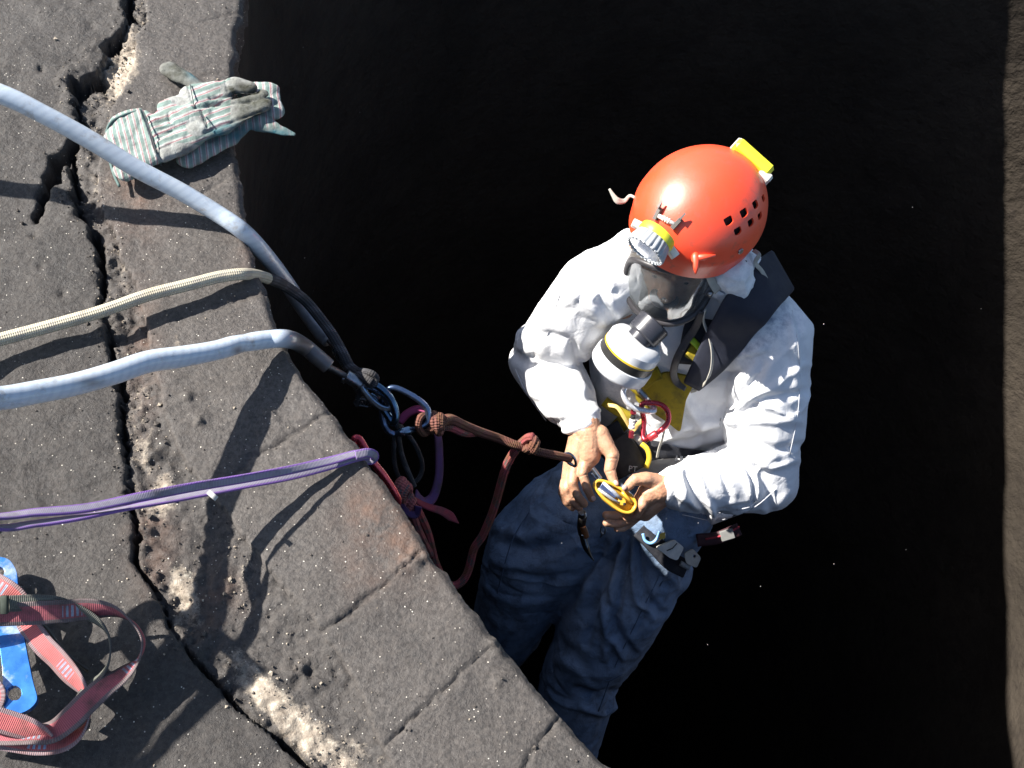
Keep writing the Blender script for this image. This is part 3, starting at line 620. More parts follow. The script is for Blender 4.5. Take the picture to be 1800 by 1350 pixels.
# second knot below the red carabiner
t7 = empty('knotted_rope', tuple(Wr(705, 860, 1.66)), 'dark red rope knot bulging behind the red carabiner under the rim', 'rope')
RD2 = braid('dull_red_rope', (.30, .085, .085), (.08, .075, .08), (.12, .05, .035), .0072, n=4, dlo=.45, dhi=.68, dsc=30, bd=.001)
knot(Wr(705, 866, 1.67), cv(.6, -.7, -.1), .0085, .0155, 3, .022, RD2, t7, skew=.7)
knot(Wr(716, 884, 1.70), cv(.5, -.8, -.2), .0075, .011, 2, .018, RD2, t7)
MB().tube(spline([Wr(720, 890, 1.70), Wr(728, 915, 1.74), Wr(738, 940, 1.78), Wr(755, 975, 1.84)], 10), .0085, seg=14).build('rope', RD2, t7)
VIO = webbing('violet_webbing', (.10, .05, .16), (.10, .04, .10)); DRED = webbing('dark_red_webbing', (.30, .045, .06), (.2, .03, .05))
MB().strap(spline([Wr(702, 884, 1.655), Wr(712, 898, 1.68), Wr(730, 905, 1.70), Wr(735, 890, 1.69)], 8), .014, .003, TOCAM).build('wrapped_tape', VIO, t7)
MB().strap(spline([Wr(728, 878, 1.72), Wr(750, 890, 1.74), Wr(775, 898, 1.75), Wr(792, 908, 1.76), Wr(806, 920, 1.77)], 8), np.interp(np.arange(33), [0, 24, 32], [.010, .018, .002]), .003, cv(-.1, .5, 1)).build('tail', DRED, t7)
t8 = spline([Wr(752, 738, 1.74), Wr(768, 760, 1.80), Wr(772, 800, 1.84), Wr(771, 840, 1.86), Wr(762, 872, 1.86), Wr(748, 884, 1.84), Wr(738, 880, 1.80), Wr(730, 870, 1.76)], 10)
o = MB().strap(t8, .022, .003, cv(.7, .1, .7)).build('hanging_sling', VIO); tag(o, 'dark violet flat sling hanging in a loop below the blue grey carabiner', 'sling')
o = MB().strap(spline([Wr(702, 742, 1.73), Wr(715, 728, 1.735), Wr(732, 720, 1.735), Wr(748, 722, 1.73)], 8), .016, .003, cv(0, .4, 1)).build('tape_sling', webbing('magenta_webbing', (.32, .05, .14), (.25, .03, .08))); tag(o, 'short magenta tape looped through the blue grey carabiner', 'sling')

# ================================================================= slings and rigging plate at lower left
BLUEP = simple('blue_anodised', (.06, .27, .72), .30, .7, c2=(.04, .18, .58), sc=30, coat=.5, dirt_glint=(.60, .68, .75), dsc=16, dlo=.52, dhi=.66)  # pale patches paint silvery highlights into the blue
def c3(x, y, h): return G(x/2.7, 850+y/2.7, h)
t9 = empty('rigging_plate', tuple(G(30, 1100, .03)), 'bright blue metal rigging plate with round holes under the red slings', 'plate')
outl = [(-70, 370), (0, 352), (50, 366), (84, 420), (92, 560), (108, 680), (128, 790), (160, 950), (186, 1034), (140, 1082), (60, 1110), (24, 1080), (14, 1000), (18, 900), (8, 820), (-6, 700), (-50, 560), (-80, 450)]
outl = rounded(outl, 40, 4)
def plate(outl, holes, h, th, mat, name, parent):
    V2 = [Vector((float(a), float(b_))) for a, b_ in outl]; E = [(i, (i+1) % len(outl)) for i in range(len(outl))]; loops = [len(outl)]
    for hx, hy, hr in holes:
        o0 = len(V2)
        for k in range(24): V2.append(Vector((hx+hr*math.cos(2*math.pi*k/24), hy+hr*math.sin(2*math.pi*k/24))))
        E += [(o0+k, o0+(k+1) % 24) for k in range(24)]; loops.append(24)
    r = delaunay_2d_cdt(V2, E, [], 0, 1e-5); vs, _, fs = r[0], r[1], r[2]
    def inh(f):
        c = sum((vs[i] for i in f), Vector((0, 0)))/len(f)
        if any((c.x-a)**2+(c.y-b_)**2 < (q*.96)**2 for a, b_, q in holes): return False
        ins = False; j = len(outl)-1
        for i in range(len(outl)):
            if (outl[i][1] > c.y) != (outl[j][1] > c.y) and c.x < (outl[j][0]-outl[i][0])*(c.y-outl[i][1])/(outl[j][1]-outl[i][1])+outl[i][0]: ins = not ins
            j = i
        return ins
    fs = [f for f in fs if inh(f)]; bm = bmesh.new(); bv = [bm.verts.new(h(v.x, v.y)) for v in vs]
    for f in fs:
        try: bm.faces.new([bv[i] for i in f])
        except ValueError: pass
    for v in [v for v in bm.verts if not v.link_faces]: bm.verts.remove(v)
    me = bpy.data.meshes.new(name); bm.to_mesh(me); bm.free()
    o = link(name, me, mat, parent, False)
    so_ = o.modifiers.new('s', 'SOLIDIFY'); so_.thickness = th; so_.offset = 0
    be = o.modifiers.new('b', 'BEVEL'); be.width = th*.22; be.segments = 2; be.limit_method = 'ANGLE'; be.angle_limit = math.radians(50)
    return o
plate(outl, [(2, 425, 24), (72, 1000, 36)], lambda x, y: c3(x, y, .032+.012*(y-350)/700), .009, BLUEP, 'plate_body', t9)
PINK = webbing('red_webbing', (.52, .14, .14), (.24, .19, .2), (.28, .40, .55), dirt_glint=(.2, .09, .08)); GREY = webbing('grey_red_webbing', (.36, .10, .12), (.15, .13, .13), (.28, .33, .42))
GRW = webbing('grey_webbing', (.15, .155, .13), (.10, .10, .09))
t10 = empty('red_sling', tuple(c3(600, 800, .0)), 'red and grey sewn webbing sling coiled in a wide loop on the rim', 'sling')
def ribbon(pts, w_, mat, parent, name='webbing', nrm=None, n=10):
    P, A = spline([c3(*p[:3]) for p in pts], n, [(p[3] if len(p) > 3 else 0) for p in pts])
    T = np.gradient(P, axis=0); T /= np.linalg.norm(T, axis=1)[:, None]; Nn = []
    for i in range(len(P)):
        sdv = np.cross(T[i], TOCAM); sdv /= np.linalg.norm(sdv); a = math.radians(A[i, 0]); Nn.append(TOCAM*math.cos(a)+sdv*math.sin(a))
    return MB().strap(P, w_, .0026, np.array(Nn)).build(name, mat, parent)
ribbon([(-300, 640, .09, 0), (-120, 630, .085, 5), (0, 622, .08, 8), (150, 616, .075, 8), (300, 606, .07, 10), (430, 596, .065, 20), (540, 606, .06, 45), (620, 650, .055, 68), (668, 710, .05, 72), (680, 770, .045, 76), (650, 840, .045, 70), (580, 905, .045, 45), (500, 960, .05, 25), (420, 1030, .05, 12), (340, 1110, .048, 15), (260, 1172, .045, 35), (170, 1190, .04, 60), (60, 1195, .035, 62), (-100, 1190, .03, 60)], .030, GREY, t10)
ribbon([(-40, 470, .07, -20), (30, 510, .07, -10), (90, 560, .062, 5), (130, 660, .05, 0), (200, 760, .045, 0), (270, 830, .042, 5), (330, 900, .04, 10), (390, 970, .038, 35), (425, 1040, .036, 65), (418, 1120, .034, 70), (370, 1190, .032, 60), (290, 1225, .03, 40), (180, 1232, .03, 25), (60, 1215, .03, 25), (-80, 1190, .03, 25)], .028, PINK, t10)
ribbon([(-120, 1080, .06, 0), (-40, 1110, .06, 0), (40, 1135, .055, 0), (120, 1160, .05, 5), (190, 1185, .045, 25), (240, 1205, .04, 50)], .030, PINK, t10)
ribbon([(-120, 900, .05, 0), (-60, 960, .052, 0), (-30, 1000, .052, 0), (-50, 1060, .05, 0)], .03, PINK, t10)
t11 = empty('grey_sling', tuple(c3(500, 720, 0)), 'narrow grey green webbing sling lying inside the red one', 'sling')
ribbon([(-200, 590, .10, 0), (-60, 575, .095, 0), (20, 572, .09, 0), (140, 566, .082, 0), (260, 570, .075, 5), (360, 600, .066, 20), (450, 645, .055, 40), (505, 700, .048, 60), (525, 770, .042, 64), (515, 850, .04, 66), (480, 910, .04, 60), (420, 970, .042, 40), (370, 1030, .042, 50), (300, 1110, .04, 60)], .020, GRW, t11)
ribbon([(170, 640, .055, 30), (230, 700, .045, 45), (300, 790, .038, 60), (370, 850, .032, 60), (420, 890, .028, 50)], .012, GRW, t11)
MB().box(c3(22, 575, .096), cv(1, 0, 0)*.004, cv(0, 1, 0)*.011, TOCAM*.003).build('stitching', simple('dark_thread', (.03, .04, .03), .8), t11)

# a big shackle higher up on the left, outside the frame, gathers the rigging
t12 = empty('anchor_shackle', tuple(S(330, 1150, .34)), 'steel shackle gathering the cables left of the rim', 'shackle')
sc_ = S(318, 1140, .345); u_ = np.array([.5, .8, .3]); u_ /= np.linalg.norm(u_); v_ = np.cross(u_, [sd.x, sd.y, sd.z]); v_ /= np.linalg.norm(v_)
MB().tube([sc_+u_*.035*math.cos(a)+v_*.045*math.sin(a)*(1+.2*math.cos(a)) for a in np.linspace(.5, 2*math.pi-.5, 30)], .013, seg=14).build('bow', STEEL, t12)
MB().cyl(sc_+u_*.035-v_*.05, sc_+u_*.035+v_*.05, .010, bev=.001).build('pin', STEEL, t12)

# ================================================================= work gloves
def glove_mat(name, stripes=True):
    m, nt, b = nodes(name); g = geo(nt)
    at = N_(nt, 'Attribute'); at.attribute_name = 'zone'; au = N_(nt, 'Attribute'); au.attribute_name = 'across'
    f = mth(nt, 'FRACT', mth(nt, 'MULTIPLY', au.outputs['Fac'], 1/.0125))
    st = ramp(nt, f, [(0, (.17, .24, .22)), (.30, (.19, .26, .24)), (.34, (.44, .43, .41)), (.52, (.44, .43, .41)), (.56, (.36, .17, .19)), (.66, (.36, .18, .2)), (.70, (.44, .42, .40)), (.84, (.17, .24, .22)), (1, (.17, .24, .22))])
    lea = ramp(nt, noise(nt, g, 40, 7, .7), [(.35, (.42, .44, .42)), (.6, (.26, .26, .25)), (.75, (.12, .12, .11))])
    c = mixc(nt, ramp(nt, at.outputs['Fac'], [(.4, 0), (.5, 1)]), st, lea)
    dk = N_(nt, 'Attribute'); dk.attribute_name = 'soot'
    c = mixc(nt, mth(nt, 'MULTIPLY', dk.outputs['Fac'], ramp(nt, noise(nt, g, 60, 6, .7), [(.3, .55), (.6, 1)])), c, (.035, .035, .025))
    te = N_(nt, 'Attribute'); te.attribute_name = 'teal'
    c = mixc(nt, te.outputs['Fac'], c, (.02, .10, .13))
    c = mixc(nt, ramp(nt, noise(nt, g, 35, 7, .7), [(.44, 0), (.70, .75)]), c, (.13, .135, .12))
    nt.links.new(c, b.inputs['Base Color']); b.inputs['Roughness'].default_value = .95; b.inputs['Specular IOR Level'].default_value = .1
    q = bump(nt, b, noise(nt, g, 120, 5, .6), .0022); bump(nt, b, noise(nt, g, 700, 4), .0008, 1, q)
    return m
GLV = glove_mat('striped_glove_cloth')
def remesh_obj(name, geoV, geoF, voxel, smooth=4, dec=None):
    me = mesh(name, geoV, geoF); o = bpy.data.objects.new(name, me); col.objects.link(o)
    r = o.modifiers.new('r', 'REMESH'); r.mode = 'VOXEL'; r.voxel_size = voxel; r.use_smooth_shade = True
    s = o.modifiers.new('s', 'SMOOTH'); s.iterations = smooth; s.factor = .5
    dg = bpy.context.evaluated_depsgraph_get(); ev = o.evaluated_get(dg); m2 = bpy.data.meshes.new_from_object(ev)
    bpy.data.objects.remove(o); bpy.data.meshes.remove(me); return m2
def caps(chains):
    mb = MB()
    for ch in chains:
        for k, (p, r) in enumerate(ch):
            mb.ball(p, r, n=9)
            if k:
                q, s = ch[k-1]; p_, q_ = np.array(p), np.array(q); d = np.linalg.norm(p_-q_)
                if d > 1e-4: mb.cyl(q_, p_, s, r, seg=18)
    return mb
def vco(me):
    a = np.empty(len(me.vertices)*3); me.vertices.foreach_get('co', a); b_ = np.empty(len(me.vertices)*3); me.vertices.foreach_get('normal', b_); return a.reshape(-1, 3), b_.reshape(-1, 3)
def setco(me, P): me.vertices.foreach_set('co', P.ravel()); me.update()
def attr(me, n, v):
    a = me.attributes.new(n, 'FLOAT', 'POINT'); a.data.foreach_set('value', np.asarray(v, float))
def glove(flat_chains, height, label, ax0, ax1, zonef, sootf, tealf, folds, voxel=.0020, cuff=lambda x, y: x < -1, squash=.45, grp='gloves left on the rim'):
    # chains in (px, py, r) on a level of the rim; flattened vertically afterwards
    z0 = height
    mb = caps([[(G(x, y, z0), r) for x, y, r in ch] for ch in flat_chains])
    me = remesh_obj('glove', mb.V, mb.F, voxel, 3); P, Nn = vco(me)
    P[:, 2] = z0+(P[:, 2]-z0)*squash
    px, py, d = PX(P)
    for x0, y0, x1, y1, w_, a_ in folds:
        dd = pdist(px, py, [(x0, y0), (x1, y1)]); P[:, 2] += a_*np.exp(-(dd/w_)**2)*(Nn[:, 2] > 0)
    P += Nn*(fbm(P*38, 3, 60)*.0022)[:, None]
    A = np.array(ax0, float); B = np.array(ax1, float); u = (B-A)/np.linalg.norm(B-A)
    ac = (-(px-A[0])*u[1]+(py-A[1])*u[0])*1.02e-3; al = ((px-A[0])*u[0]+(py-A[1])*u[1])
    setco(me, P); attr(me, 'zone', zonef(px, py, al)); attr(me, 'across', np.where(cuff(px, py), (al*.97+(py-250)*.12)*1.25e-3, ac)); attr(me, 'soot', np.clip(sootf(px, py), 0, 1)); attr(me, 'teal', np.clip(tealf(px, py), 0, 1))
    root = empty('work_glove', tuple(G(300, 230, .01)), label, 'glove', grp)
    link('glove_body', me, GLV, root); return root
def gs(px, py, x, y, rx, ry=None): ry = ry or rx; return np.exp(-((px-x)/rx)**2-((py-y)/ry)**2)
# lower glove, cuff to the right
glove([[(430, 160, .020), (470, 160, .022), (478, 195, .022), (440, 190, .022)], [(455, 215, .022), (500, 232, .010), (515, 236, .005)], [(440, 200, .022), (400, 240, .022), (330, 280, .02)], [(345, 150, .014), (320, 135, .017), (298, 122, .018)], [(380, 170, .018), (345, 150, .014)]], .014,
      'striped work glove lying underneath, its dark thumb and cuff sticking out', (470, 150), (480, 250), lambda x, y, al: np.where((x < 372) & (y < 175), 1., 0.)*1.0,
      lambda x, y: gs(x, y, 310, 130, 40, 34)*1.1+.5*gs(x, y, 470, 232, 60, 18), lambda x, y: 1.2*gs(x, y, 342, 126, 12, 12)+1.0*gs(x, y, 440, 238, 55, 14)+.8*gs(x, y, 495, 232, 24, 12), [(410, 150, 490, 155, 6, .002)])
# upper glove
gl = glove([[(222, 222, .030), (240, 215, .032), (214, 250, .03)], [(215, 235, .027), (232, 285, .027), (222, 300, .022)], [(240, 218, .03), (262, 270, .028), (232, 288, .024)],
            [(255, 240, .032), (300, 215, .033), (345, 205, .033)], [(270, 270, .024), (310, 255, .026), (350, 225, .027)],
            [(335, 165, .020), (375, 158, .020), (415, 150, .019), (436, 153, .016)], [(300, 190, .022), (345, 172, .022), (390, 172, .018)],
            [(360, 205, .018), (400, 190, .014), (440, 176, .012), (462, 165, .010)], [(370, 215, .016), (420, 195, .0135), (455, 185, .0115), (470, 180, .009)],
            [(350, 235, .018), (390, 225, .0155), (430, 202, .0125), (466, 186, .009)]], .036,
           'grey green striped work glove on top with sooty fingertips and a wide cuff', (250, 250), (460, 170),
           lambda x, y, al: np.maximum(np.maximum(gs(x, y, 318, 168, 26, 20) > .5, gs(x, y, 345, 222, 22, 22) > .5), np.maximum((gs(x, y, 415, 155, 34, 20) > .5)*1., np.maximum(gs(x, y, 320, 270, 60, 22) > .5, (x > 405)*1.)))*1.,
           lambda x, y: np.clip((x-385)/50, 0, 1)*1.2*(y>150)+gs(x, y, 428, 155, 26, 14)*1.1+gs(x, y, 330, 268, 45, 18)*.55, lambda x, y: 1.3*gs(x, y, 380, 236, 18, 11)+.5*gs(x, y, 405, 222, 22, 10),
           [(252, 195, 286, 290, 3.5, -.004), (246, 195, 280, 290, 3.5, .003), (330, 148, 342, 190, 2.5, -.003), (355, 195, 364, 222, 2.5, -.0035), (345, 188, 440, 178, 3, -.005), (370, 172, 455, 160, 3, -.005), (360, 232, 470, 190, 3, -.004), (265, 215, 295, 210, 2.5, -.0025), (270, 225, 300, 220, 2.5, .002), (272, 238, 302, 230, 2.5, -.0025), (276, 250, 308, 240, 2.5, .002), (280, 260, 300, 255, 2, -.002), (395, 133, 400, 160, 2, -.002), (296, 200, 300, 215, 3, -.004), (190, 240, 210, 320, 3, -.002), (198, 240, 218, 322, 3, .0025)], cuff=lambda x, y: (x-252)*(290-196)-(y-196)*(286-252) < 0)
# stitched binding round the cuff
MB().tube(spline([G(240, 196, .046), G(218, 202, .050), G(196, 214, .046), G(187, 235, .038), G(190, 265, .032), G(198, 300, .028), G(210, 328, .022)], 8), .0024, seg=8).build('cuff_binding', simple('green_binding', (.10, .16, .15), .9), gl)
MB().tube(spline([G(252, 196, .052), G(262, 222, .056), G(272, 258, .050), G(284, 292, .030)], 8), .0011, seg=6).build('seam', simple('dark_seam', (.05, .06, .06), .9), gl)
for q_ in ([G(334, 148, .048), G(338, 170, .052), G(342, 190, .048)], [G(352, 196, .054), G(360, 208, .056), G(364, 222, .052)]):
    MB().tube(spline(q_, 8), .001, seg=6).build('seam', bpy.data.materials['dark_seam'], gl)

# ================================================================= the worker
def fold_apply(P, Nn, folds, seed=0):
    px, py, d = PX(P); fc = np.clip((Nn@TOCAM+.15)*2, 0, 1); px = px+4*vn(P*22, 70+seed); py = py+4*vn(P*22+5, 71+seed)
    for f in folds:
        poly, w_, a_ = f[0], f[1], f[2]
        pp = np.array(poly, float); dd = pdist(px, py, poly)
        # taper towards both ends
        a, b_ = pp[0], pp[-1]; L = np.linalg.norm(b_-a)+1e-6; t = ((px-a[0])*(b_-a)[0]+(py-a[1])*(b_-a)[1])/L**2; tp = np.clip(np.minimum(t+.12, 1.12-t)*5, 0, 1)
        P = P+Nn*(a_*(np.exp(-(dd/w_)**2)-.35*np.exp(-(dd/(w_*2.4))**2))*fc*tp)[:, None]
    return P
person = empty('person', tuple(W(1170, 850, 2.45)), 'worker in white coverall and blue trousers hanging in the shaft, head bent over its hands', 'person')
sR, eR, wR = W(1042, 512, 2.10), W(948, 632, 2.30), W(1030, 752, 2.14)
sL, eL, wL = W(1352, 588, 2.12), W(1342, 838, 2.24), W(1172, 856, 2.13)
def lerp(a, b_, t): return a*(1-t)+b_*t
jk = caps([[(W(1120, 470, 2.12), .085), (sR, .083), (lerp(sR, eR, .5), .082), (eR+cv(-.3, 0, 0)*.006, .066), (lerp(eR, wR, .3), .074), (lerp(eR, wR, .65), .066), (lerp(eR, wR, .90), .048), (lerp(eR, wR, .99), .038)],
           [(W(1280, 500, 2.12), .085), (sL, .083), (lerp(sL, eL, .35), .088), (lerp(sL, eL, .7), .088), (eL, .084), (lerp(eL, wL, .3), .078), (lerp(eL, wL, .65), .068), (lerp(eL, wL, .88), .056), (lerp(eL, wL, .97), .045)],
           [(W(1120, 480, 2.14), .09), (W(1200, 520, 2.18), .11), (W(1280, 520, 2.15), .09)],
           [(W(1130, 560, 2.22), .11), (W(1200, 580, 2.24), .13), (W(1285, 600, 2.22), .11)],
           [(W(1115, 650, 2.32), .105), (W(1180, 670, 2.33), .13), (W(1270, 690, 2.31), .11)],
           [(W(1110, 750, 2.42), .10), (W(1180, 770, 2.44), .13), (W(1260, 790, 2.41), .11)],
           [(W(1200, 520, 2.18), .11), (W(1200, 580, 2.24), .13), (W(1185, 670, 2.33), .13), (W(1178, 780, 2.43), .13)],
           [(W(1285, 600, 2.22), .11), (W(1275, 690, 2.31), .11), (W(1265, 790, 2.41), .115), (W(1245, 860, 2.46), .085)],
           [(W(1130, 560, 2.22), .11), (W(1115, 650, 2.32), .105), (W(1115, 750, 2.42), .10)],
           [(W(1170, 450, 2.08), .075), (W(1255, 450, 2.06), .075), (W(1290, 480, 2.05), .06)]])
jm = remesh_obj('jacket', jk.V, jk.F, .0048, 8)
P, Nn = vco(jm)
# baggy cloth: broad bagging, long creases, small crumples
q1 = P*7+np.c_[vn(P*5, 81), vn(P*5, 82), vn(P*5, 83)]*.8
amp = np.ones(len(P)); 
def crease(Q, s_, p=7): return np.clip(1-np.abs(vn(Q, s_))*1.15, 0, 1)**p
qa = P@np.array([[5.5, 1.5, 0], [-1.5, 4.0, 2.2], [0, -2.2, 7.5]])+np.c_[vn(P*6, 81), vn(P*6, 82), vn(P*6, 83)]*.7
P = P+Nn*(crease(qa, 90)*.006-crease(qa+7.3, 92)*.005+fbm(P*4.5, 2, 91)*.009)[:, None]
setco(jm, P); P, Nn = vco(jm)
JF = [([(1003, 606), (1020, 640), (1040, 672)], 7, -.022), ([(1050, 525), (1068, 548), (1078, 566)], 7, -.016), ([(905, 560), (950, 588), (1000, 600)], 8, -.012), ([(925, 545), (940, 590), (930, 640)], 10, -.012), ([(900, 620), (950, 640), (1000, 652)], 9, -.012), ([(960, 640), (1010, 668), (1045, 690)], 7, .010), ([(910, 700), (960, 712), (1020, 720)], 7, -.008), ([(940, 750), (980, 742), (1030, 722)], 6, -.009), ([(950, 768), (990, 760), (1040, 742)], 5, .007), ([(985, 500), (1030, 520), (1060, 560)], 12, .009),
      ([(1062, 600), (1040, 640), (1042, 700)], 9, -.02), ([(1230, 655), (1262, 640), (1300, 622), (1345, 610)], 8, .016), ([(1226, 680), (1258, 662), (1296, 650)], 6, -.014), ([(1262, 720), (1300, 700), (1345, 640)], 8, -.016), ([(1200, 690), (1216, 730), (1240, 745)], 8, .014), ([(1170, 770), (1200, 752), (1250, 742), (1296, 738)], 8, .020), ([(1185, 795), (1220, 800), (1270, 790), (1310, 770)], 8, -.024), ([(1180, 775), (1210, 778), (1240, 770)], 5, -.012), ([(1160, 745), (1190, 700), (1225, 668)], 7, .012), ([(1290, 730), (1350, 700), (1420, 690)], 6, -.011), ([(1300, 712), (1360, 680), (1418, 640)], 6, .008), ([(1290, 745), (1340, 738), (1410, 742)], 6, .008), ([(1300, 775), (1360, 790), (1412, 785)], 7, -.010), ([(1310, 810), (1350, 820), (1400, 812)], 6, .009), ([(1400, 560), (1412, 620), (1418, 700)], 5, -.008), ([(1380, 540), (1398, 600), (1402, 680)], 6, .007),
      ([(1205, 830), (1222, 868), (1240, 908)], 6, -.013), ([(1222, 824), (1238, 862), (1256, 905)], 5, .009), ([(1270, 820), (1276, 850), (1284, 880)], 5, -.010), ([(1262, 902), (1296, 896), (1326, 884)], 4, -.012), ([(1326, 884), (1322, 850), (1316, 826)], 4, -.011), ([(1296, 818), (1310, 840), (1318, 870)], 5, .009), ([(1190, 880), (1216, 902), (1250, 918)], 6, -.011), ([(1240, 878), (1254, 900), (1250, 925)], 6, .012), ([(1330, 820), (1352, 860), (1356, 900)], 7, -.013), ([(1290, 925), (1340, 905), (1385, 868)], 7, .008), ([(1180, 830), (1190, 860), (1182, 892)], 4, -.007), ([(1195, 826), (1206, 862), (1196, 900)], 4, .006), ([(1340, 520), (1300, 570), (1270, 620)], 9, -.009), ([(1030, 470), (1060, 500), (1085, 520)], 9, -.010)]
P = fold_apply(P, Nn, [(a, b*1.25, c*.85) for a, b, c in JF]); setco(jm, P); P, Nn = vco(jm)
P = P+Nn*(crease(P*15+np.c_[vn(P*12, 84), vn(P*12, 85), vn(P*12, 86)]*.8, 95, 5)*.0009-crease(P*17+3+np.c_[vn(P*12, 84), vn(P*12, 85), vn(P*12, 86)]*.8, 96, 5)*.0008)[:, None]; setco(jm, P)
px, py, _ = PX(P)
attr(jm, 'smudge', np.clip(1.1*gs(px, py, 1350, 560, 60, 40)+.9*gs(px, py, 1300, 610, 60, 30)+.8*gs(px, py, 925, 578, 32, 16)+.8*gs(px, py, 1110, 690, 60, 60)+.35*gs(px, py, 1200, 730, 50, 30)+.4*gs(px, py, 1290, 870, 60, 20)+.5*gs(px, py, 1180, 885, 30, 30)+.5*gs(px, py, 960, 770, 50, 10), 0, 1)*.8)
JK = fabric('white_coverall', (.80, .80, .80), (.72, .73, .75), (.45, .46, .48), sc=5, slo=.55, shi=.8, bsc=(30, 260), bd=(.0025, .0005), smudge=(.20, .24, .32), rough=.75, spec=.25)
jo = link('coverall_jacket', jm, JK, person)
bvh = BVHTree.FromPolygons([Vector(p) for p in P], [tuple(p.vertices) for p in jm.polygons])
def on(px_, py_, off=.004, dflt=2.3):       # point just above the jacket at that photo pixel
    r = M @ np.array([(px_-900)/FPX, -(py_-675)/FPX, -1.0]); L = np.linalg.norm(r); h = bvh.ray_cast(Vector(CAM), Vector(r/L))
    if h[0] is None: return W(px_, py_, dflt)
    return np.array(h[0])-r/L*off
def onl(pts, off=.004, n=6, fl=True):
    Q = [on(p[0], p[1], off) if len(p) == 2 else W(*p) for p in pts]
    return spline(Q, n)
thr = simple('white_seam', (.62, .63, .66), .8)
for L_ in ([(1392, 545), (1402, 600), (1406, 660), (1402, 730), (1388, 800)], [(1262, 902), (1296, 896), (1324, 886), (1322, 850), (1314, 826)], [(990, 500), (975, 545), (962, 590)], [(1200, 905), (1260, 915), (1320, 895), (1364, 860)], [(960, 740), (925, 690), (906, 650)]):
    MB().tube(onl(L_, .0004), .0011, seg=6).build('jacket_seam', thr, person)
# trousers
hR, kR, fR = W(1075, 870, 2.50), W(905, 980, 2.66), W(840, 1190, 2.98)
hL, kL, fL = W(1165, 900, 2.50), W(1118, 1045, 2.60), W(1000, 1330, 2.86)
tr = caps([[(W(1120, 880, 2.55), .15), (W(1050, 880, 2.56), .13), (W(985, 915, 2.58), .125), (W(932, 962, 2.62), .118), (W(916, 1035, 2.72), .122), (W(893, 1100, 2.82), .105), (W(858, 1160, 2.92), .080), (W(835, 1200, 2.98), .075)],
           [(W(1030, 880, 2.56), .12), (W(985, 960, 2.60), .11), (W(950, 1020, 2.70), .10)],
           [(W(1130, 890, 2.55), .135), (hL, .128), (W(1140, 965, 2.56), .115), (W(1102, 1040, 2.60), .128), (W(1060, 1105, 2.66), .124), (W(1024, 1180, 2.73), .112), (W(1003, 1255, 2.80), .102), (W(985, 1335, 2.86), .095)],
           [(W(1150, 980, 2.58), .10), (W(1168, 1005, 2.58), .075)]])
tm = remesh_obj('trousers', tr.V, tr.F, .006, 6); P, Nn = vco(tm)
P = P+Nn*(crease(P*5+np.c_[vn(P*5, 81), vn(P*5, 82), vn(P*5, 83)], 190)*.005-crease(P*5.5+4+np.c_[vn(P*5, 81), vn(P*5, 82), vn(P*5, 83)], 192)*.005+fbm(P*4, 2, 191)*.008)[:, None]; setco(tm, P); P, Nn = vco(tm)
TF = [([(1100, 935), (1072, 985), (1048, 1045), (1030, 1130)], 9, -.018), ([(1090, 945), (1050, 1000), (1015, 1080)], 9, .014), ([(1104, 935), (1082, 1010), (1066, 1090), (1062, 1160)], 7, .014), ([(1108, 935), (1096, 1010), (1084, 1080)], 7, -.016), ([(1112, 935), (1112, 1000), (1120, 1060), (1150, 1090)], 7, .014), ([(1116, 935), (1126, 1000), (1142, 1050), (1165, 1080)], 7, -.014), ([(1070, 1060), (1085, 1110), (1112, 1150)], 7, -.016), ([(1055, 1050), (1066, 1110), (1096, 1158)], 6, .012), ([(1120, 940), (1150, 985), (1190, 1030)], 9, .010), ([(1010, 1215), (1050, 1228), (1096, 1215)], 9, -.020), ([(1020, 1245), (1060, 1252), (1085, 1240)], 8, .014), ([(980, 1160), (1040, 1190), (1100, 1180)], 9, .012), ([(960, 1120), (1010, 1150), (1040, 1200)], 9, -.010), ([(1180, 1010), (1150, 1060), (1120, 1110)], 8, -.010),
      ([(868, 925), (920, 945), (970, 935), (1010, 905)], 10, .018), ([(872, 950), (930, 972), (990, 958), (1030, 925)], 9, -.018), ([(895, 900), (940, 880), (1000, 870)], 10, -.012), ([(862, 985), (920, 1000), (980, 990)], 9, .012), ([(900, 1005), (950, 1025), (1010, 1010)], 9, -.016), ([(850, 1030), (910, 1060), (980, 1050)], 10, .010), ([(870, 1080), (920, 1100), (960, 1080)], 9, -.012), ([(960, 820), (1000, 850), (1040, 880)], 9, .010)]
P = fold_apply(P, Nn, [(a, b*(1.0 if a[0][0] > 1000 else 1.3), c*(1.25 if a[0][0] > 1000 else .8)) for a, b, c in TF], 9); setco(tm, P); P, Nn = vco(tm)
P = P+Nn*((ridge(P*22+np.c_[vn(P*9, 84), vn(P*9, 85), vn(P*9, 86)], 2, 195)-.4)*.0009)[:, None]; setco(tm, P)
link('trousers', tm, fabric('blue_trousers', (.17, .25, .38), (.26, .33, .44), (.055, .065, .08), sc=7, slo=.46, shi=.66, bsc=(50, 340), bd=(.004, .0010)), person)
P, Nn = vco(tm)
tb = BVHTree.FromPolygons([Vector(p) for p in P], [tuple(p.vertices) for p in tm.polygons])
def ont(x, y, off=.0004):
    r = M @ np.array([(x-900)/FPX, -(y-675)/FPX, -1.0]); L = np.linalg.norm(r); h = tb.ray_cast(Vector(CAM), Vector(r/L))
    return (np.array(h[0]) if h[0] is not None else W(x, y, 2.6))-r/L*off
bsm = simple('blue_seam', (.10, .15, .24), .8)
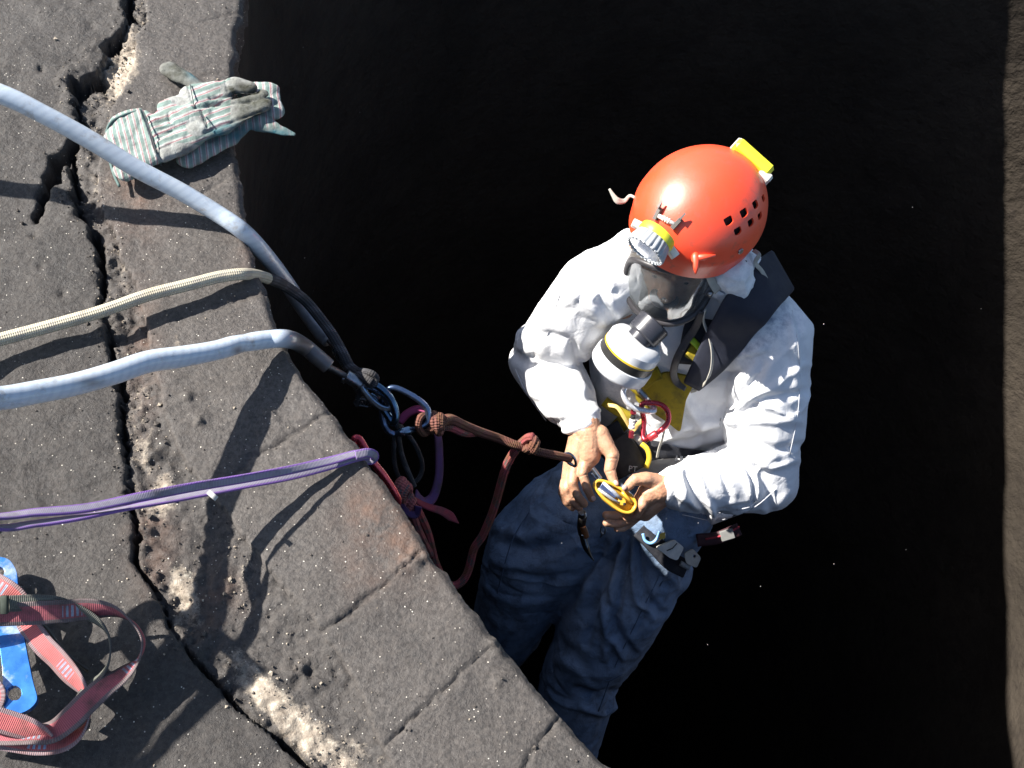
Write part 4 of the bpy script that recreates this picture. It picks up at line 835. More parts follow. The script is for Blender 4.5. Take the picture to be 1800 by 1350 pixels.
for L_ in ([(1160, 1010), (1120, 1090), (1082, 1170), (1052, 1250)], [(945, 880), (905, 940), (885, 1000), (870, 1060)], [(1040, 1190), (1070, 1196), (1092, 1186)], [(1150, 960), (1172, 1000), (1160, 1030)]):
    MB().tube(spline([ont(x, y) for x, y in L_], 8), .0016, seg=6).build('trouser_seam', bsm, person)
# body: head, neck, trunk, arms, hands, legs in one mesh
fwm = cv(-.24, -.72, .60); um = cv(.05, .6, .75); um = um-fwm*(um@fwm); um /= np.linalg.norm(um); lm = np.cross(um, fwm)   # face axes: forward, up, wearer's left
HC = W(1190, 440, 2.015)
def HP(f, l, u, c=None): return (HC if c is None else c)+fwm*f+lm*l+um*u
head = caps([[(HP(-.03, 0, .01), .088), (HP(-.005, 0, -.01), .080)], [(HP(.010, 0, -.05), .062), (HP(.025, 0, -.085), .045)], [(HP(.0, .028, -.06), .048), (HP(.025, .018, -.09), .030)], [(HP(.0, -.028, -.06), .048), (HP(.025, -.018, -.09), .030)],
             [(HP(0.061, 0.0, -0.018), .014), (HP(0.084, 0.0, -0.050), .015)], [(HP(0.076, 0.01, -0.054), .010), (HP(0.076, -0.01, -0.054), .010)], [(HP(0.064, 0.018, -0.080), .009), (HP(0.074, 0.0, -0.078), .011), (HP(0.064, -0.018, -0.080), .009)],
             [(HP(0.058, 0.034, -0.008), .014), (HP(0.066, 0.012, -0.006), .012)], [(HP(0.058, -0.034, -0.008), .014), (HP(0.066, -0.012, -0.006), .012)], [(HP(-.01, .085, -.03), .016), (HP(-.012, .09, -.06), .012)], [(HP(-.01, -.085, -.03), .016), (HP(-.012, -.09, -.06), .012)],
             [(HP(-.05, 0, -.07), .055), (W(1225, 480, 2.19), .062)]])
hm = remesh_obj('head', head.V, head.F, .0035, 3)
FR = .0098
def fing(*a, r=FR): return [(W(x, y, d), r*k) for (x, y, d), k in zip(a, (1.12, 1.05, .98, .86, .74))]
rh = caps([[(lerp(eR, wR, .3), .040), (lerp(eR, wR, .8), .032), (W(1029, 745, 2.14), .031), (W(1033, 760, 2.138), .031)], [(W(1036, 765, 2.135), .028), (W(1036, 800, 2.135), .025), (W(1028, 820, 2.135), .016)], [(W(1024, 765, 2.14), .024), (W(1015, 805, 2.145), .022), (W(1008, 835, 2.145), .0155)], [(W(1018, 765, 2.15), .022), (W(1006, 810, 2.155), .020), (W(998, 845, 2.155), .0145)], [(W(1030, 790, 2.145), .026), (W(1010, 838, 2.15), .014)],
           [(W(1052, 765, 2.135), .024), (W(1066, 785, 2.13), .019)],
           fing((1028, 812, 2.128), (1024, 832, 2.118), (1031, 856, 2.118), (1040, 876, 2.13)), fing((1010, 826, 2.135), (1006, 848, 2.125), (1014, 870, 2.13), (1027, 886, 2.145), r=.0100),
           fing((1000, 838, 2.145), (996, 858, 2.14), (1003, 878, 2.145), (1018, 892, 2.16)), fing((992, 848, 2.155), (989, 866, 2.152), (995, 882, 2.158), (1006, 893, 2.17), r=.0088),
           [(W(1058, 772, 2.13), .019), (W(1077, 800, 2.12), .0145), (W(1072, 826, 2.115), .0125), (W(1080, 850, 2.112), .0095)]])
rhm = remesh_obj('hand_r', rh.V, rh.F, .0018, 3)
lh = caps([[(lerp(eL, wL, .3), .042), (lerp(eL, wL, .8), .034), (W(1168, 857, 2.13), .031), (W(1158, 860, 2.125), .029)], [(W(1160, 858, 2.125), .027), (W(1140, 868, 2.125), .025), (W(1130, 878, 2.13), .020)], [(W(1160, 868, 2.135), .025), (W(1138, 890, 2.15), .022), (W(1125, 902, 2.16), .016)], [(W(1158, 878, 2.15), .022), (W(1134, 902, 2.17), .018)],
           [(W(1152, 848, 2.12), .020), (W(1136, 842, 2.105), .016), (W(1116, 843, 2.095), .0125), (W(1101, 858, 2.098), .0095)],
           fing((1134, 868, 2.115), (1129, 888, 2.112), (1120, 904, 2.13), (1102, 910, 2.145)), fing((1130, 888, 2.145), (1110, 902, 2.155), (1086, 906, 2.158), (1065, 905, 2.15)),
           fing((1128, 898, 2.16), (1106, 914, 2.165), (1085, 921, 2.165), (1066, 919, 2.155)), fing((1124, 906, 2.17), (1108, 920, 2.18), (1096, 928, 2.18), (1084, 930, 2.17), r=.0085)])
lhm = remesh_obj('hand_l', lh.V, lh.F, .0018, 3)
for me in (rhm, lhm):                       # knuckle creases, tendons
    P, Nn = vco(me); px, py, d = PX(P); v = np.zeros(len(P))
    for kx, ky in ((1024, 832), (1006, 848), (996, 858), (989, 866), (1078, 803), (1136, 842), (1129, 888)): v += .0016*gs(px, py, kx, ky, 7)
    for a, b_ in (((1028, 770), (1028, 812)), ((1020, 772), (1010, 826)), ((1014, 775), (1000, 838)), ((1165, 852), (1134, 868))): v += .0010*np.exp(-(pdist(px, py, [a, b_])/3.5)**2)
    for a, b_ in (((1068, 806), (1084, 806)), ((1110, 836), (1112, 850)), ((1020, 838), (1030, 834)), ((1066, 830), (1080, 826)), ((1112, 852), (1120, 858)), ((1014, 752), (1040, 745)), ((1010, 758), (1044, 750)), ((1128, 850), (1132, 862))): v -= .0010*np.exp(-(pdist(px, py, [a, b_])/1.6)**2)
    v += fbm(P*120, 3, 77)*.0004
    setco(me, P+Nn*v[:, None])
trunk = caps([[(W(1200, 560, 2.28), .10), (W(1160, 860, 2.58), .10)], [(sR, .05), (W(1200, 540, 2.25), .07), (sL, .05)], [(sR, .045), (eR, .038), (lerp(eR, wR, .4), .036)], [(sL, .045), (eL, .038), (lerp(eL, wL, .4), .036)],
              [(W(1130, 880, 2.6), .09), (W(1060, 900, 2.6), .08), (W(925, 1000, 2.68), .055), (fR, .045), (W(835, 1225, 3.05), .04)], [(W(1150, 890, 2.6), .09), (W(1108, 1035, 2.62), .055), (W(1024, 1180, 2.74), .05), (W(990, 1330, 2.87), .045), (W(975, 1365, 2.9), .04)]])
tk = remesh_obj('trunk', trunk.V, trunk.F, .012, 3)
bmb = MB()
for me in (hm, rhm, lhm, tk): bmb.add([v.co[:] for v in me.vertices], [tuple(p.vertices) for p in me.polygons])
m, nt, b = nodes('skin'); g = geo(nt)
c = ramp(nt, noise(nt, g, 40, 6, .6), [(.35, (.56, .32, .20)), (.6, (.48, .25, .15)), (.75, (.38, .19, .12))])
c = mixc(nt, ramp(nt, noise(nt, g, 90, 8, .75), [(.52, 0), (.72, .7)]), c, (.16, .11, .08))
nt.links.new(c, b.inputs['Base Color']); b.inputs['Roughness'].default_value = .5; b.inputs['Subsurface Weight'].default_value = .15; b.inputs['Subsurface Radius'].default_value = (.006, .002, .001)
q = bump(nt, b, noise(nt, g, 260, 6, .65), .0009)
bmb.build('body', m, person)
for sy in (-1, 1):
    ec = HP(.058, .031*sy, -.012)
    ew = MB().ball(ec, .0125, n=8).build('eye', simple('eye_white', (.6, .58, .55), .2), person)
    MB().ball(ec+fwm*.0095-um*.003, .0058, n=6).build('iris', simple('iris_brown', (.05, .03, .02), .15), ew)
# finger nails
nl = simple('nail', (.70, .45, .38), .3)
for (x, y, d), (ax_, ay_) in (((1043, 876, 2.119), (.4, -.9)), ((1083, 849, 2.101), (.5, -.8)), ((1098, 857, 2.087), (-.6, -.7))):
    a = cv(ax_, ay_, 0); s_ = np.cross(a, TOCAM)
    MB().ball(W(x, y, d), .0058, n=6, R=np.array([a, s_, TOCAM]).T, sc=(1.1, .85, .3)).build('nail', nl, person)
# boots on the wall below
for nm_, f_, dr in (('boot', fR, 0), ('boot', fL, 0)):
    rad_ = np.array([CC[0], CC[1], 0])-np.array([f_[0], f_[1], 0]); rad_ /= -np.linalg.norm(rad_)
    c_ = f_+np.array([0, 0, -.10]); mb = caps([[(c_, .055), (c_+rad_*.05+UP*.0, .05), (c_+rad_*.14+UP*.05, .045), (c_+rad_*.20+UP*.09, .038)]])
    link(nm_, remesh_obj('boot', mb.V, mb.F, .008, 3), simple('black_boot', (.03, .03, .03), .5, bsc=80, bd=.002), person)
# hood bunched at the neck
hd = caps([[(W(1262, 462, 1.99), .035), (W(1286, 478, 1.985), .042), (W(1300, 500, 2.0), .032)], [(W(1300, 470, 2.02), .035), (W(1320, 500, 2.04), .03)], [(W(1262, 500, 2.02), .03), (W(1290, 520, 2.04), .03)]])
hdm = remesh_obj('hood', hd.V, hd.F, .004, 3); P, Nn = vco(hdm); setco(hdm, P+Nn*((ridge(P*30, 2, 97)-.4)*.004)[:, None])
attr(hdm, 'smudge', np.full(len(P), .35)); link('hood', hdm, JK, person)

# ================================================================= helmet
fh = cv(-.70, -.64, .31); uh = cv(.02, .36, .93); uh = uh-fh*(uh@fh); uh /= np.linalg.norm(uh); lh_ = np.cross(uh, fh)
RH = np.array([fh, lh_, uh]).T
HCC = W(1229, 372, 1.955)
def LH(f, l, u): return HCC+fh*f+lh_*l+uh*u
helmet = empty('climbing_helmet', tuple(HCC), 'scuffed red climbing helmet with vent holes and a headlamp on its front', 'helmet')
REDS = simple('red_shell', (.82, .070, .020), .44, 0, c2=(.74, .058, .017), sc=9, coat=.1, spec=.9, bsc=200, bd=.0002, dirt_glint=(.40, .07, .04), dsc=45, dlo=.56, dhi=.78)
REDS.node_tree.nodes['Principled BSDF'].inputs['IOR'].default_value = 1.5
DK = simple('dark_liner', (.02, .02, .02), .8)
def shell_pt(t, a, inset=0):                # t polar angle from the crown, a azimuth (0 front)
    fr = .142-inset; br = .126-inset; hr = .118-inset
    st_, ct = math.sin(t), math.cos(t)
    f = fr*st_*math.cos(a)*(1.0+.02*math.cos(2*a)); l = br*st_*math.sin(a); u = hr*ct
    if ct < 0: f *= 1+.03*ct*0; u = hr*ct*1.1
    return f, l, u
def shell_mesh(inset, tmax=1.83, nt1=40, na=80):
    V = []; F = []
    for i in range(nt1+1):
        for k in range(na):
            a = 2*math.pi*k/na; tm_ = tmax-.09*math.cos(a)*1.0-.10*(math.cos(2*a)); t = tm_*i/nt1
            f, l, u = shell_pt(t, a, inset)
            # crease line above the brim and brow peak
            s_ = i/nt1; flare = 1+.030*max(0, (s_-.86)/.14)**2
            bul = 1+.012*math.exp(-((s_-.80)/.05)**2)*math.sin(a)**2
            V.append(LH(f*flare*bul, l*flare*bul, u))
    for i in range(nt1):
        for k in range(na): F.append((i*na+k, (i+1)*na+k, (i+1)*na+(k+1) % na, i*na+(k+1) % na))
    return V, F
V, F = shell_mesh(0); V2, F2 = shell_mesh(.004)
nv = len(V); na = 80
FF = F[:]+[tuple(i+nv for i in f[::-1]) for f in F2]
last = 40*na
for k in range(na): FF.append((last+k, last+nv+k, last+nv+(k+1) % na, last+(k+1) % na))
me = mesh('shell', V+V2, FF)
bm = bmesh.new(); bm.from_mesh(me); bmesh.ops.remove_doubles(bm, verts=bm.verts, dist=1e-5); bmesh.ops.recalc_face_normals(bm, faces=bm.faces); bm.to_mesh(me); bm.free()
ho = link('shell', me, REDS, helmet)
# vent holes cut through the shell
hbv = BVHTree.FromPolygons([Vector(v) for v in V], F)
def onh(px_, py_, off=0.0):
    r = M @ np.array([(px_-900)/FPX, -(py_-675)/FPX, -1.0]); L = np.linalg.norm(r); h = hbv.ray_cast(Vector(CAM), Vector(r/L))
    if h[0] is None: return W(px_, py_, 1.95), TOCAM
    n = np.array(h[1]); n = n if n@TOCAM > 0 else -n
    return np.array(h[0])+n*off, n
cut = MB()
for vx, vy, s_ in ((1281, 388, 1.0), (1308, 374, 1.0), (1328, 359, .95), (1297, 406, .9), (1320, 391, .9), (1336, 379, .85), (1342, 348, .8)):
    p, n = onh(vx, vy); tdir = np.cross(n, fh); tdir /= np.linalg.norm(tdir); fdir = np.cross(tdir, n)
    prof = rounded([(-.0078, -.0052), (.0068, -.0072), (.0078, .0050), (0, .0074), (-.0072, .0055)], .0025, 3)*s_*1.22
    ring = [p+fdir*a+tdir*b2 for a, b2 in prof]; n_ = len(ring)
    VV = [r_+n*.01 for r_ in ring]+[r_-n*.014 for r_ in ring]
    cut.add(VV, [tuple(range(n_)), tuple(range(2*n_-1, n_-1, -1))]+[(i, n_+i, n_+(i+1) % n_, (i+1) % n_) for i in range(n_)])
cm = mesh('cut', cut.V, cut.F); bm = bmesh.new(); bm.from_mesh(cm); bmesh.ops.recalc_face_normals(bm, faces=bm.faces); bm.to_mesh(cm); bm.free()
cob = bpy.data.objects.new('cut', cm); col.objects.link(cob)
tmp = bpy.data.objects.new('tmp', me); col.objects.link(tmp); bo = tmp.modifiers.new('b', 'BOOLEAN'); bo.operation = 'DIFFERENCE'; bo.solver = 'EXACT'; bo.object = cob
ev = tmp.evaluated_get(bpy.context.evaluated_depsgraph_get()); m3 = bpy.data.meshes.new_from_object(ev)
bpy.data.objects.remove(tmp); bpy.data.objects.remove(cob)
if len(m3.polygons) > 1000: ho.data = m3
try: ho.data.set_sharp_from_angle(angle=math.radians(35))
except Exception: pass
V, F = shell_mesh(.011, tmax=1.75); link('liner', mesh('liner', V, F), DK, helmet)
BRW = simple('brow_band', (.18, .02, .03), .5)
# headlamp bracket on the front
GRYP = simple('grey_plastic', (.30, .31, .31), .5, c2=(.22, .23, .23), sc=50); YEL = simple('yellow_plastic', (.72, .70, .04), .4, c2=(.65, .60, .03), sc=40); WHT = simple('white_plastic', (.75, .74, .68), .45)
DKG = simple('dark_grey_plastic', (.12, .11, .10), .5)
for bx, by in ((1158, 376), (1190, 393)):
    p, n = onh(bx, by, .004); d_ = fh-n*(fh@n); d_ /= np.linalg.norm(d_); s_ = np.cross(n, d_)
    mb = MB().box(p, d_*.0125, s_*.0042, n*.0045)
    mb.add([p+s_*.002-d_*.009+n*.002, p+s_*.002-d_*.026+n*.0075, p+s_*.002-d_*.011+n*.010, p-s_*.002-d_*.009+n*.002, p-s_*.002-d_*.026+n*.0075, p-s_*.002-d_*.011+n*.010], [(0, 1, 2), (5, 4, 3), (0, 3, 4, 1), (1, 4, 5, 2), (2, 5, 3, 0)])
    mb.build('bracket', DKG, helmet, False)
pa, _ = onh(1160, 380, .005); pb, _ = onh(1187, 394, .005)
MB().cyl(pa, pb, .0042, seg=12).build('bracket_pin', simple('pin_white', (.6, .6, .58), .4), helmet)
for t in (.3, .45, .6): MB().cyl(lerp(pa, pb, t), lerp(pa, pb, t+.1), .0055, seg=12).build('bracket_ring', simple('pin_cream', (.72, .66, .60), .4), helmet)
# headlamp
la = cv(-.62, -.77, .14); lc = W(1150, 420, 1.845)
MB().tube([lc-la*.016, lc-la*.014, lc-la*.004, lc+la*.002], [.030, .036, .038, .036], seg=40).build('lamp_ring', YEL, helmet, sharp=40)
def ribbed(c0, c1, r0, r1, n=22, seg=176):
    u = np.cross(la, [0, 0, 1.]); u /= np.linalg.norm(u); v = np.cross(la, u); V = []; F = []
    ring = [(0, r0*.93), (.05, r0), (.9, r1), (1, r1*.97), (1.0, r1*.86), (.86, r1*.84)]
    for t, r in ring:
        for k in range(seg):
            a = 2*math.pi*k/seg; rb = 1+.045*max(-1, min(1, 2.2*math.cos(a*n))) if .02 < t < .95 and r > r1*.9 else 1
            V.append(lerp(c0, c1, t)+(u*math.cos(a)+v*math.sin(a))*r*rb)
    for i in range(len(ring)-1):
        for k in range(seg): F.append((i*seg+k, (i+1)*seg+k, (i+1)*seg+(k+1) % seg, i*seg+(k+1) % seg))
    return V, F
lf = lc+la*.030
BEZ = MB().add(*ribbed(lc, lf, .0355, .0400)).build('headlamp', simple('bezel_grey', (.34, .36, .38), .45, c2=(.26, .28, .30), sc=60), helmet, sharp=50)
# reflector bowl and lens
u = np.cross(la, [0, 0, 1.]); u /= np.linalg.norm(u); v = np.cross(la, u); V = []; F = []
for i in range(9):
    t = i/8; r = .0335*t; dz = .004+.018*t*t
    for k in range(32): a = 2*math.pi*k/32; V.append(lc+la*dz+(u*math.cos(a)+v*math.sin(a))*r)
for i in range(8):
    for k in range(32): F.append((i*32+k, (i+1)*32+k, (i+1)*32+(k+1) % 32, i*32+(k+1) % 32))
MB().add(V, F).build('reflector', simple('reflector_silver', (.80, .84, .9), .35, .35), BEZ)
MB().ball(lc+la*.010, .005, n=8).build('bulb', WHT, BEZ)
m, nt, b = nodes('lens_glass'); b.inputs['Base Color'].default_value = (.9, .95, 1, 1); b.inputs['Transmission Weight'].default_value = 1; b.inputs['Roughness'].default_value = .08; b.inputs['IOR'].default_value = 1.4
MB().cyl(lf-la*.0045, lf-la*.0015, .0345, seg=40).build('lens', m, BEZ, False)
teeth = MB()
for k in range(26):
    a = 2*math.pi*k/26; p = lf+(u*math.cos(a)+v*math.sin(a))*.0378; w_ = (u*-math.sin(a)+v*math.cos(a)); teeth.box(p, w_*.0022, la*.0016, (u*math.cos(a)+v*math.sin(a))*.0022)
teeth.build('bezel_teeth', simple('tooth_grey', (.5, .52, .54), .45), BEZ, False)
p, n = onh(1192, 440, .006)
MB().box(W(1178, 438, 1.862), cv(-.5, .7, 0)*.018, cv(.7, .5, .1)*.007, cv(0, 0, 1)*.012).build('lamp_arm', WHT, helmet, False)
for (bx, by), r_ in zip([(1128, 388), (1138, 390), (1150, 396), (1162, 404), (1172, 414), (1180, 426)], (.009, .0095, .01, .01, .0095, .009)):
    pass
MB().box(W(1122, 396, 1.868), cv(1, -.5, 0)*.012, cv(.4, .9, 0)*.007, TOCAM*.01).build('lamp_bracket', WHT, helmet, False)
# hook at the brow (image bottom)
p, n = onh(1222, 452, .003); d1 = cv(0, -1, .1); d2 = cv(1, .12, .05)
MB().tube([p-d1*.012, p, p+d1*.018, p+d1*.030], [.006, .0085, .006, .0015], seg=12).tube([p-d2*.002, p+d2*.018, p+d2*.038], [.007, .006, .003], seg=12).build('strap_hook', REDS, helmet)
p, n = onh(1301, 441, .0015); MB().cyl(p-n*.002, p+n*.002, .0062, bev=.0008, seg=18).build('rivet', STEEL, helmet, sharp=40)
# rear lamp battery box
bc = W(1318, 284, 1.94); a1 = cv(.74, -.66, 0); a2 = cv(.60, .66, -.45); a3 = np.cross(a1, a2)
MB().box(bc, a1*.045, a2*.014, a3*.026, bev=.5).build('battery_box', YEL, helmet, False)
MB().box(bc+a1*.030-a2*.006+cv(.3, -1, 0)*.012, a1*.014, a2*.010, a3*.022, bev=.5).build('battery_lid', WHT, helmet, False)
MB().box(bc-a1*.038+a2*.004, a1*.009, a2*.0115, a3*.020, bev=.5).build('battery_end', WHT, helmet, False)
# small clip sticking out at the left, straps
SG = simple('pale_strap', (.40, .38, .33), .8, bsc=500, bd=.0004)
MB().strap(spline([W(1122, 352, 1.95), W(1108, 344, 1.955), W(1098, 353, 1.96), W(1086, 353, 1.955), W(1079, 345, 1.955), W(1071, 332, 1.955)], 6), np.interp(np.arange(31), [0, 10, 18, 30], [.004, .007, .013, .004]), .003, TOCAM).build('clip', SG, helmet)
MB().strap(spline([W(1325, 440, 1.98), W(1334, 448, 1.97), W(1328, 462, 1.98), W(1340, 478, 2.0), W(1352, 502, 2.01)], 6), .009, .0025, cv(.2, 0, 1)).build('chin_strap', SG, helmet)
MB().strap(spline([W(1246, 480, 1.945), W(1252, 496, 1.965), W(1262, 512, 1.98)], 6), .017, .003, TOCAM).build('side_strap', SG, helmet)
MB().strap(spline([W(1302, 462, 1.955), W(1294, 478, 1.965), W(1282, 500, 1.975)], 6), .006, .002, TOCAM).strap(spline([W(1312, 458, 1.955), W(1300, 482, 1.965), W(1290, 500, 1.975)], 6), .004, .002, TOCAM).build('cradle_web', DK, helmet)

# ================================================================= respirator
RB = simple('black_rubber', (.045, .042, .045), .45, bsc=150, bd=.0003)
resp = empty('respirator', tuple(W(1165, 520, 2.02)), 'full face respirator mask with clear visor and a grey filter canister', 'respirator')
MC = W(1167, 527, 1.985)-fwm*.082
def vis(a, v, k=0):                          # visor surface: a sideways angle, v height
    R_ = .094+k; return MC+fwm*(R_*math.cos(a)*(1-.9*v*v/.06)-.012)+lm*((R_-.002)*math.sin(a))+um*v
def vdisc(rho, ph, k=0):
    a = 1.16*rho*math.copysign(abs(math.cos(ph))**.85, math.cos(ph)); vv = .072*rho*math.copysign(abs(math.sin(ph))**.8, math.sin(ph))
    if vv < 0: a *= 1-.20*(vv/.072)**2
    return vis(a, vv, k)
V = []; F = []; nr_, np_ = 14, 72
for i in range(nr_+1):
    for k in range(np_): V.append(vdisc(i/nr_, 2*math.pi*k/np_))
for i in range(nr_):
    for k in range(np_): F.append((i*np_+k, (i+1)*np_+k, (i+1)*np_+(k+1) % np_, i*np_+(k+1) % np_))
m, nt, b = nodes('visor_glass'); g = geo(nt)
b.inputs['Base Color'].default_value = (.72, .76, .78, 1); b.inputs['Transmission Weight'].default_value = .93; b.inputs['Roughness'].default_value = .06; b.inputs['IOR'].default_value = 1.75; b.inputs['Coat Weight'].default_value = .6; b.inputs['Coat Roughness'].default_value = .03
nt.links.new(ramp(nt, noise(nt, g, 25, 8, .7), [(.45, .03), (.75, .20)]), b.inputs['Roughness'])
vo_ = MB().add(V, F).build('visor', m, resp); so_ = vo_.modifiers.new('s', 'SOLIDIFY'); so_.thickness = .002
rimP = [vdisc(1.0, 2*math.pi*k/72) for k in range(72)]
MB().tube([vdisc(1.02, 2*math.pi*k/72, .0015) for k in range(72)], .0068, seg=10, closed=True).build('visor_frame', RB, resp)
MB().tube([vdisc(1.09, 2*math.pi*k/72, -.003) for k in range(72)], .0068, seg=10, closed=True).build('clamp_ring', simple('grey_clamp', (.13, .12, .11), .35, .3), resp)
# rubber face piece behind the visor
V = []; F = []
for i, (rho, back) in enumerate(((1.10, 0), (1.13, -.012), (1.10, -.030), (.98, -.052), (.84, -.068), (.5, -.095), (.05, -.105))):
    for k in range(np_): V.append(vdisc(rho, 2*math.pi*k/np_)+fwm*back)
for i in range(6):
    for k in range(np_): F.append((i*np_+k, (i+1)*np_+k, (i+1)*np_+(k+1) % np_, i*np_+(k+1) % np_))
MB().add(V, F).build('face_piece', RB, resp)
# inner half mask
MB().ball((MC+fwm*.045-um*.028), .030, n=10, sc=(1, .9, .7)).build('nose_cup', simple('inner_cup', (.10, .105, .11), .4), resp)
# connector and filter canister
cd = cv(-.46, -.72, -.52); c0 = W(1134, 581, 2.035)
k0 = c0+cd*.022; cA = W(1152, 566, 2.045); cx = k0-cA; cL = np.linalg.norm(cx); cx /= cL
MB().cyl(cA, cA+cx*(cL-.006), .037, .036, seg=32, bev=.003).cyl(cA+cx*(cL-.012), k0+cd*.004, .027, seg=32).build('connector', simple('black_connector', (.035, .036, .045), .3), resp, sharp=40)
for k in range(10):
    a = 2*math.pi*k/10; u = np.cross(cx, [0, 0, 1.]); u /= np.linalg.norm(u); v = np.cross(cx, u); rd = u*math.cos(a)+v*math.sin(a); p = cA+cx*(cL*.5)+rd*.0335
    MB().box(p, cx*.006, np.cross(cx, rd)*.003, rd*.0014).build('grip', RB, resp, False)
def rings(prof, seg=48):
    return tube_geo([k0+cd*z for z, r in prof], [r for z, r in prof], seg=seg)
GW = simple('canister_grey', (.62, .64, .66), .38, c2=(.52, .54, .57), sc=30, dirt_glint=(.25, .26, .28), dsc=30, dlo=.6, dhi=.8)
MB().add(*rings([(0, .020), (.001, .040), (.003, .050), (.008, .056), (.014, .060), (.032, .0606)])).build('canister_top', GW, resp, sharp=30)
MB().add(*rings([(.0315, .0614), (.0355, .0614)])).build('yellow_stripe', simple('stripe_yellow', (.75, .48, .03), .4), resp, sharp=30)
MB().add(*rings([(.035, .0610), (.036, .0622), (.053, .0622), (.054, .0610)])).build('black_band', simple('band_black', (.03, .03, .03), .35), resp, sharp=30)
MB().add(*rings([(.0535, .0615), (.055, .0645), (.061, .0652), (.080, .0652), (.084, .0640), (.088, .060), (.089, .02)])).build('canister_base', GW, resp, sharp=30)
# mask straps
MB().strap(spline([W(1243, 520, 1.985), W(1256, 500, 1.975), W(1272, 482, 1.97), W(1286, 466, 1.97)], 8), .018, .004, cv(.2, -.2, 1)).build('head_strap', RB, resp)
MB().ball(W(1248, 516, 1.978), .005, n=6).build('buckle_pin', STEEL, resp)
MB().ball(W(1276, 508, 1.995), .017, n=8, sc=(1, .7, .5)).build('exhale_cover', simple('blue_grey_cover', (.25, .28, .34), .5), resp)
MB().strap(spline([W(1240, 545, 2.0), W(1237, 565, 2.03), W(1246, 590, 2.055), W(1252, 620, 2.06), W(1250, 650, 2.07), W(1240, 672, 2.09), on(1226, 684, .012), on(1214, 688, .012)], 8), .0085, .002, cv(.7, 0, .7)).build('neck_strap', SG, resp)
MB().strap(spline([W(1235, 548, 2.02), W(1220, 580, 2.06), W(1206, 600, 2.08), on(1190, 630, .03), on(1184, 655, .02), on(1190, 672, .015), on(1206, 682, .012)], 8), .016, .003, TOCAM).build('neck_strap', RB, resp)

# ================================================================= harness and gear
BK = webbing('black_webbing', (.018, .02, .028), (.022, .024, .032), dirt_glint=(.05, .05, .055)); YW = webbing('yellow_webbing', (.34, .26, .015), (.26, .20, .015), dirt_glint=(.06, .05, .02))
har = empty('harness', tuple(W(1200, 650, 2.2)), 'black and yellow full body harness strapped over the white jacket', 'harness')
def pad(pts, w_, mat, name, off=.010, th=.006, n=6, nr=None):
    P = onl(pts, off, n); k = 5
    for _ in range(6): P[1:-1] = (P[:-2]+P[2:]+2*P[1:-1])/4
    wv = w_ if np.isscalar(w_) else np.interp(np.linspace(0, 1, len(P)), np.linspace(0, 1, len(w_)), w_)
    return MB().strap(P, wv, th, TOCAM if nr is None else nr).build(name, mat, har)
pad([(1374, 476, 2.06), (1356, 492, 2.02), (1335, 512), (1306, 552), (1274, 598), (1246, 640), (1216, 678)], [.095, .10, .10, .10, .088, .068, .04], simple('dark_pad', (.009, .011, .022), .75, c2=(.015, .017, .03), sc=20, bsc=60, bd=.001), 'shoulder_pad', off=.042, th=.012, nr=cv(.15, .0, 1))
pad([(1232, 560), (1222, 600), (1215, 640)], .06, simple('dark_pad_b', (.02, .022, .03), .75), 'chest_pad', off=.014)
pad([(1260, 640), (1235, 625), (1212, 610)], .045, YW, 'yellow_strap', off=.024, nr=cv(.2, .1, 1))
pad([(1242, 628), (1225, 606), (1208, 590)], .014, simple('lime_tab', (.34, .48, .02), .5), 'lime_tab', off=.030, nr=cv(.2, .1, 1))
# yellow chest panel
yp = rounded([(1116, 682), (1170, 652), (1226, 664), (1206, 702), (1196, 760), (1174, 742), (1118, 704)], 8, 4)
pl0 = plate([(x, y) for x, y in yp], [], lambda x, y: W(x, y, 2.155+(y-650)*.0007-(x-1170)*.0004), .007, YW, 'yellow_panel', har)
pad([(1160, 655), (1140, 665), (1115, 690)], .03, YW, 'yellow_strap', off=.02)
pad([(1062, 705), (1085, 722), (1110, 735)], .024, YW, 'yellow_strap', off=.03)
pad([(1098, 740), (1075, 765), (1082, 790)], .036, YW, 'yellow_strap', off=.02)
YW2 = YW
MB().strap(spline([W(1068, 712, 2.20), W(1085, 716, 2.19), W(1098, 735, 2.19), W(1112, 756, 2.20), W(1122, 745, 2.19), W(1130, 738, 2.19)], 6), .009, .003, cv(.3, .3, 1)).build('yellow_tape', simple('gold_tape', (.75, .52, .16), .6), har)
# belt
bl = [W(1062, 752, 2.26), W(1085, 790, 2.25), W(1120, 792, 2.245), W(1160, 792, 2.25), W(1200, 797, 2.27), W(1245, 800, 2.29)]
MB().strap(spline(bl, 8), np.interp(np.arange(41), [0, 10, 30, 40], [.07, .075, .024, .018]), .010, TOCAM).build('waist_belt', BK, har)
MB().strap(spline([W(1078, 775, 2.24), W(1095, 800, 2.235), W(1110, 830, 2.24)], 8), .075, .02, TOCAM).build('belly_pad', simple('black_pad', (.014, .014, .016), .7, bsc=60, bd=.001), har)
MB().tube(spline([W(1128, 780, 2.225), W(1138, 790, 2.22), W(1141, 806, 2.22), W(1136, 822, 2.225)], 6), .0060, seg=10).build('yellow_edge', simple('yellow_trim', (.72, .48, .03), .5), har)
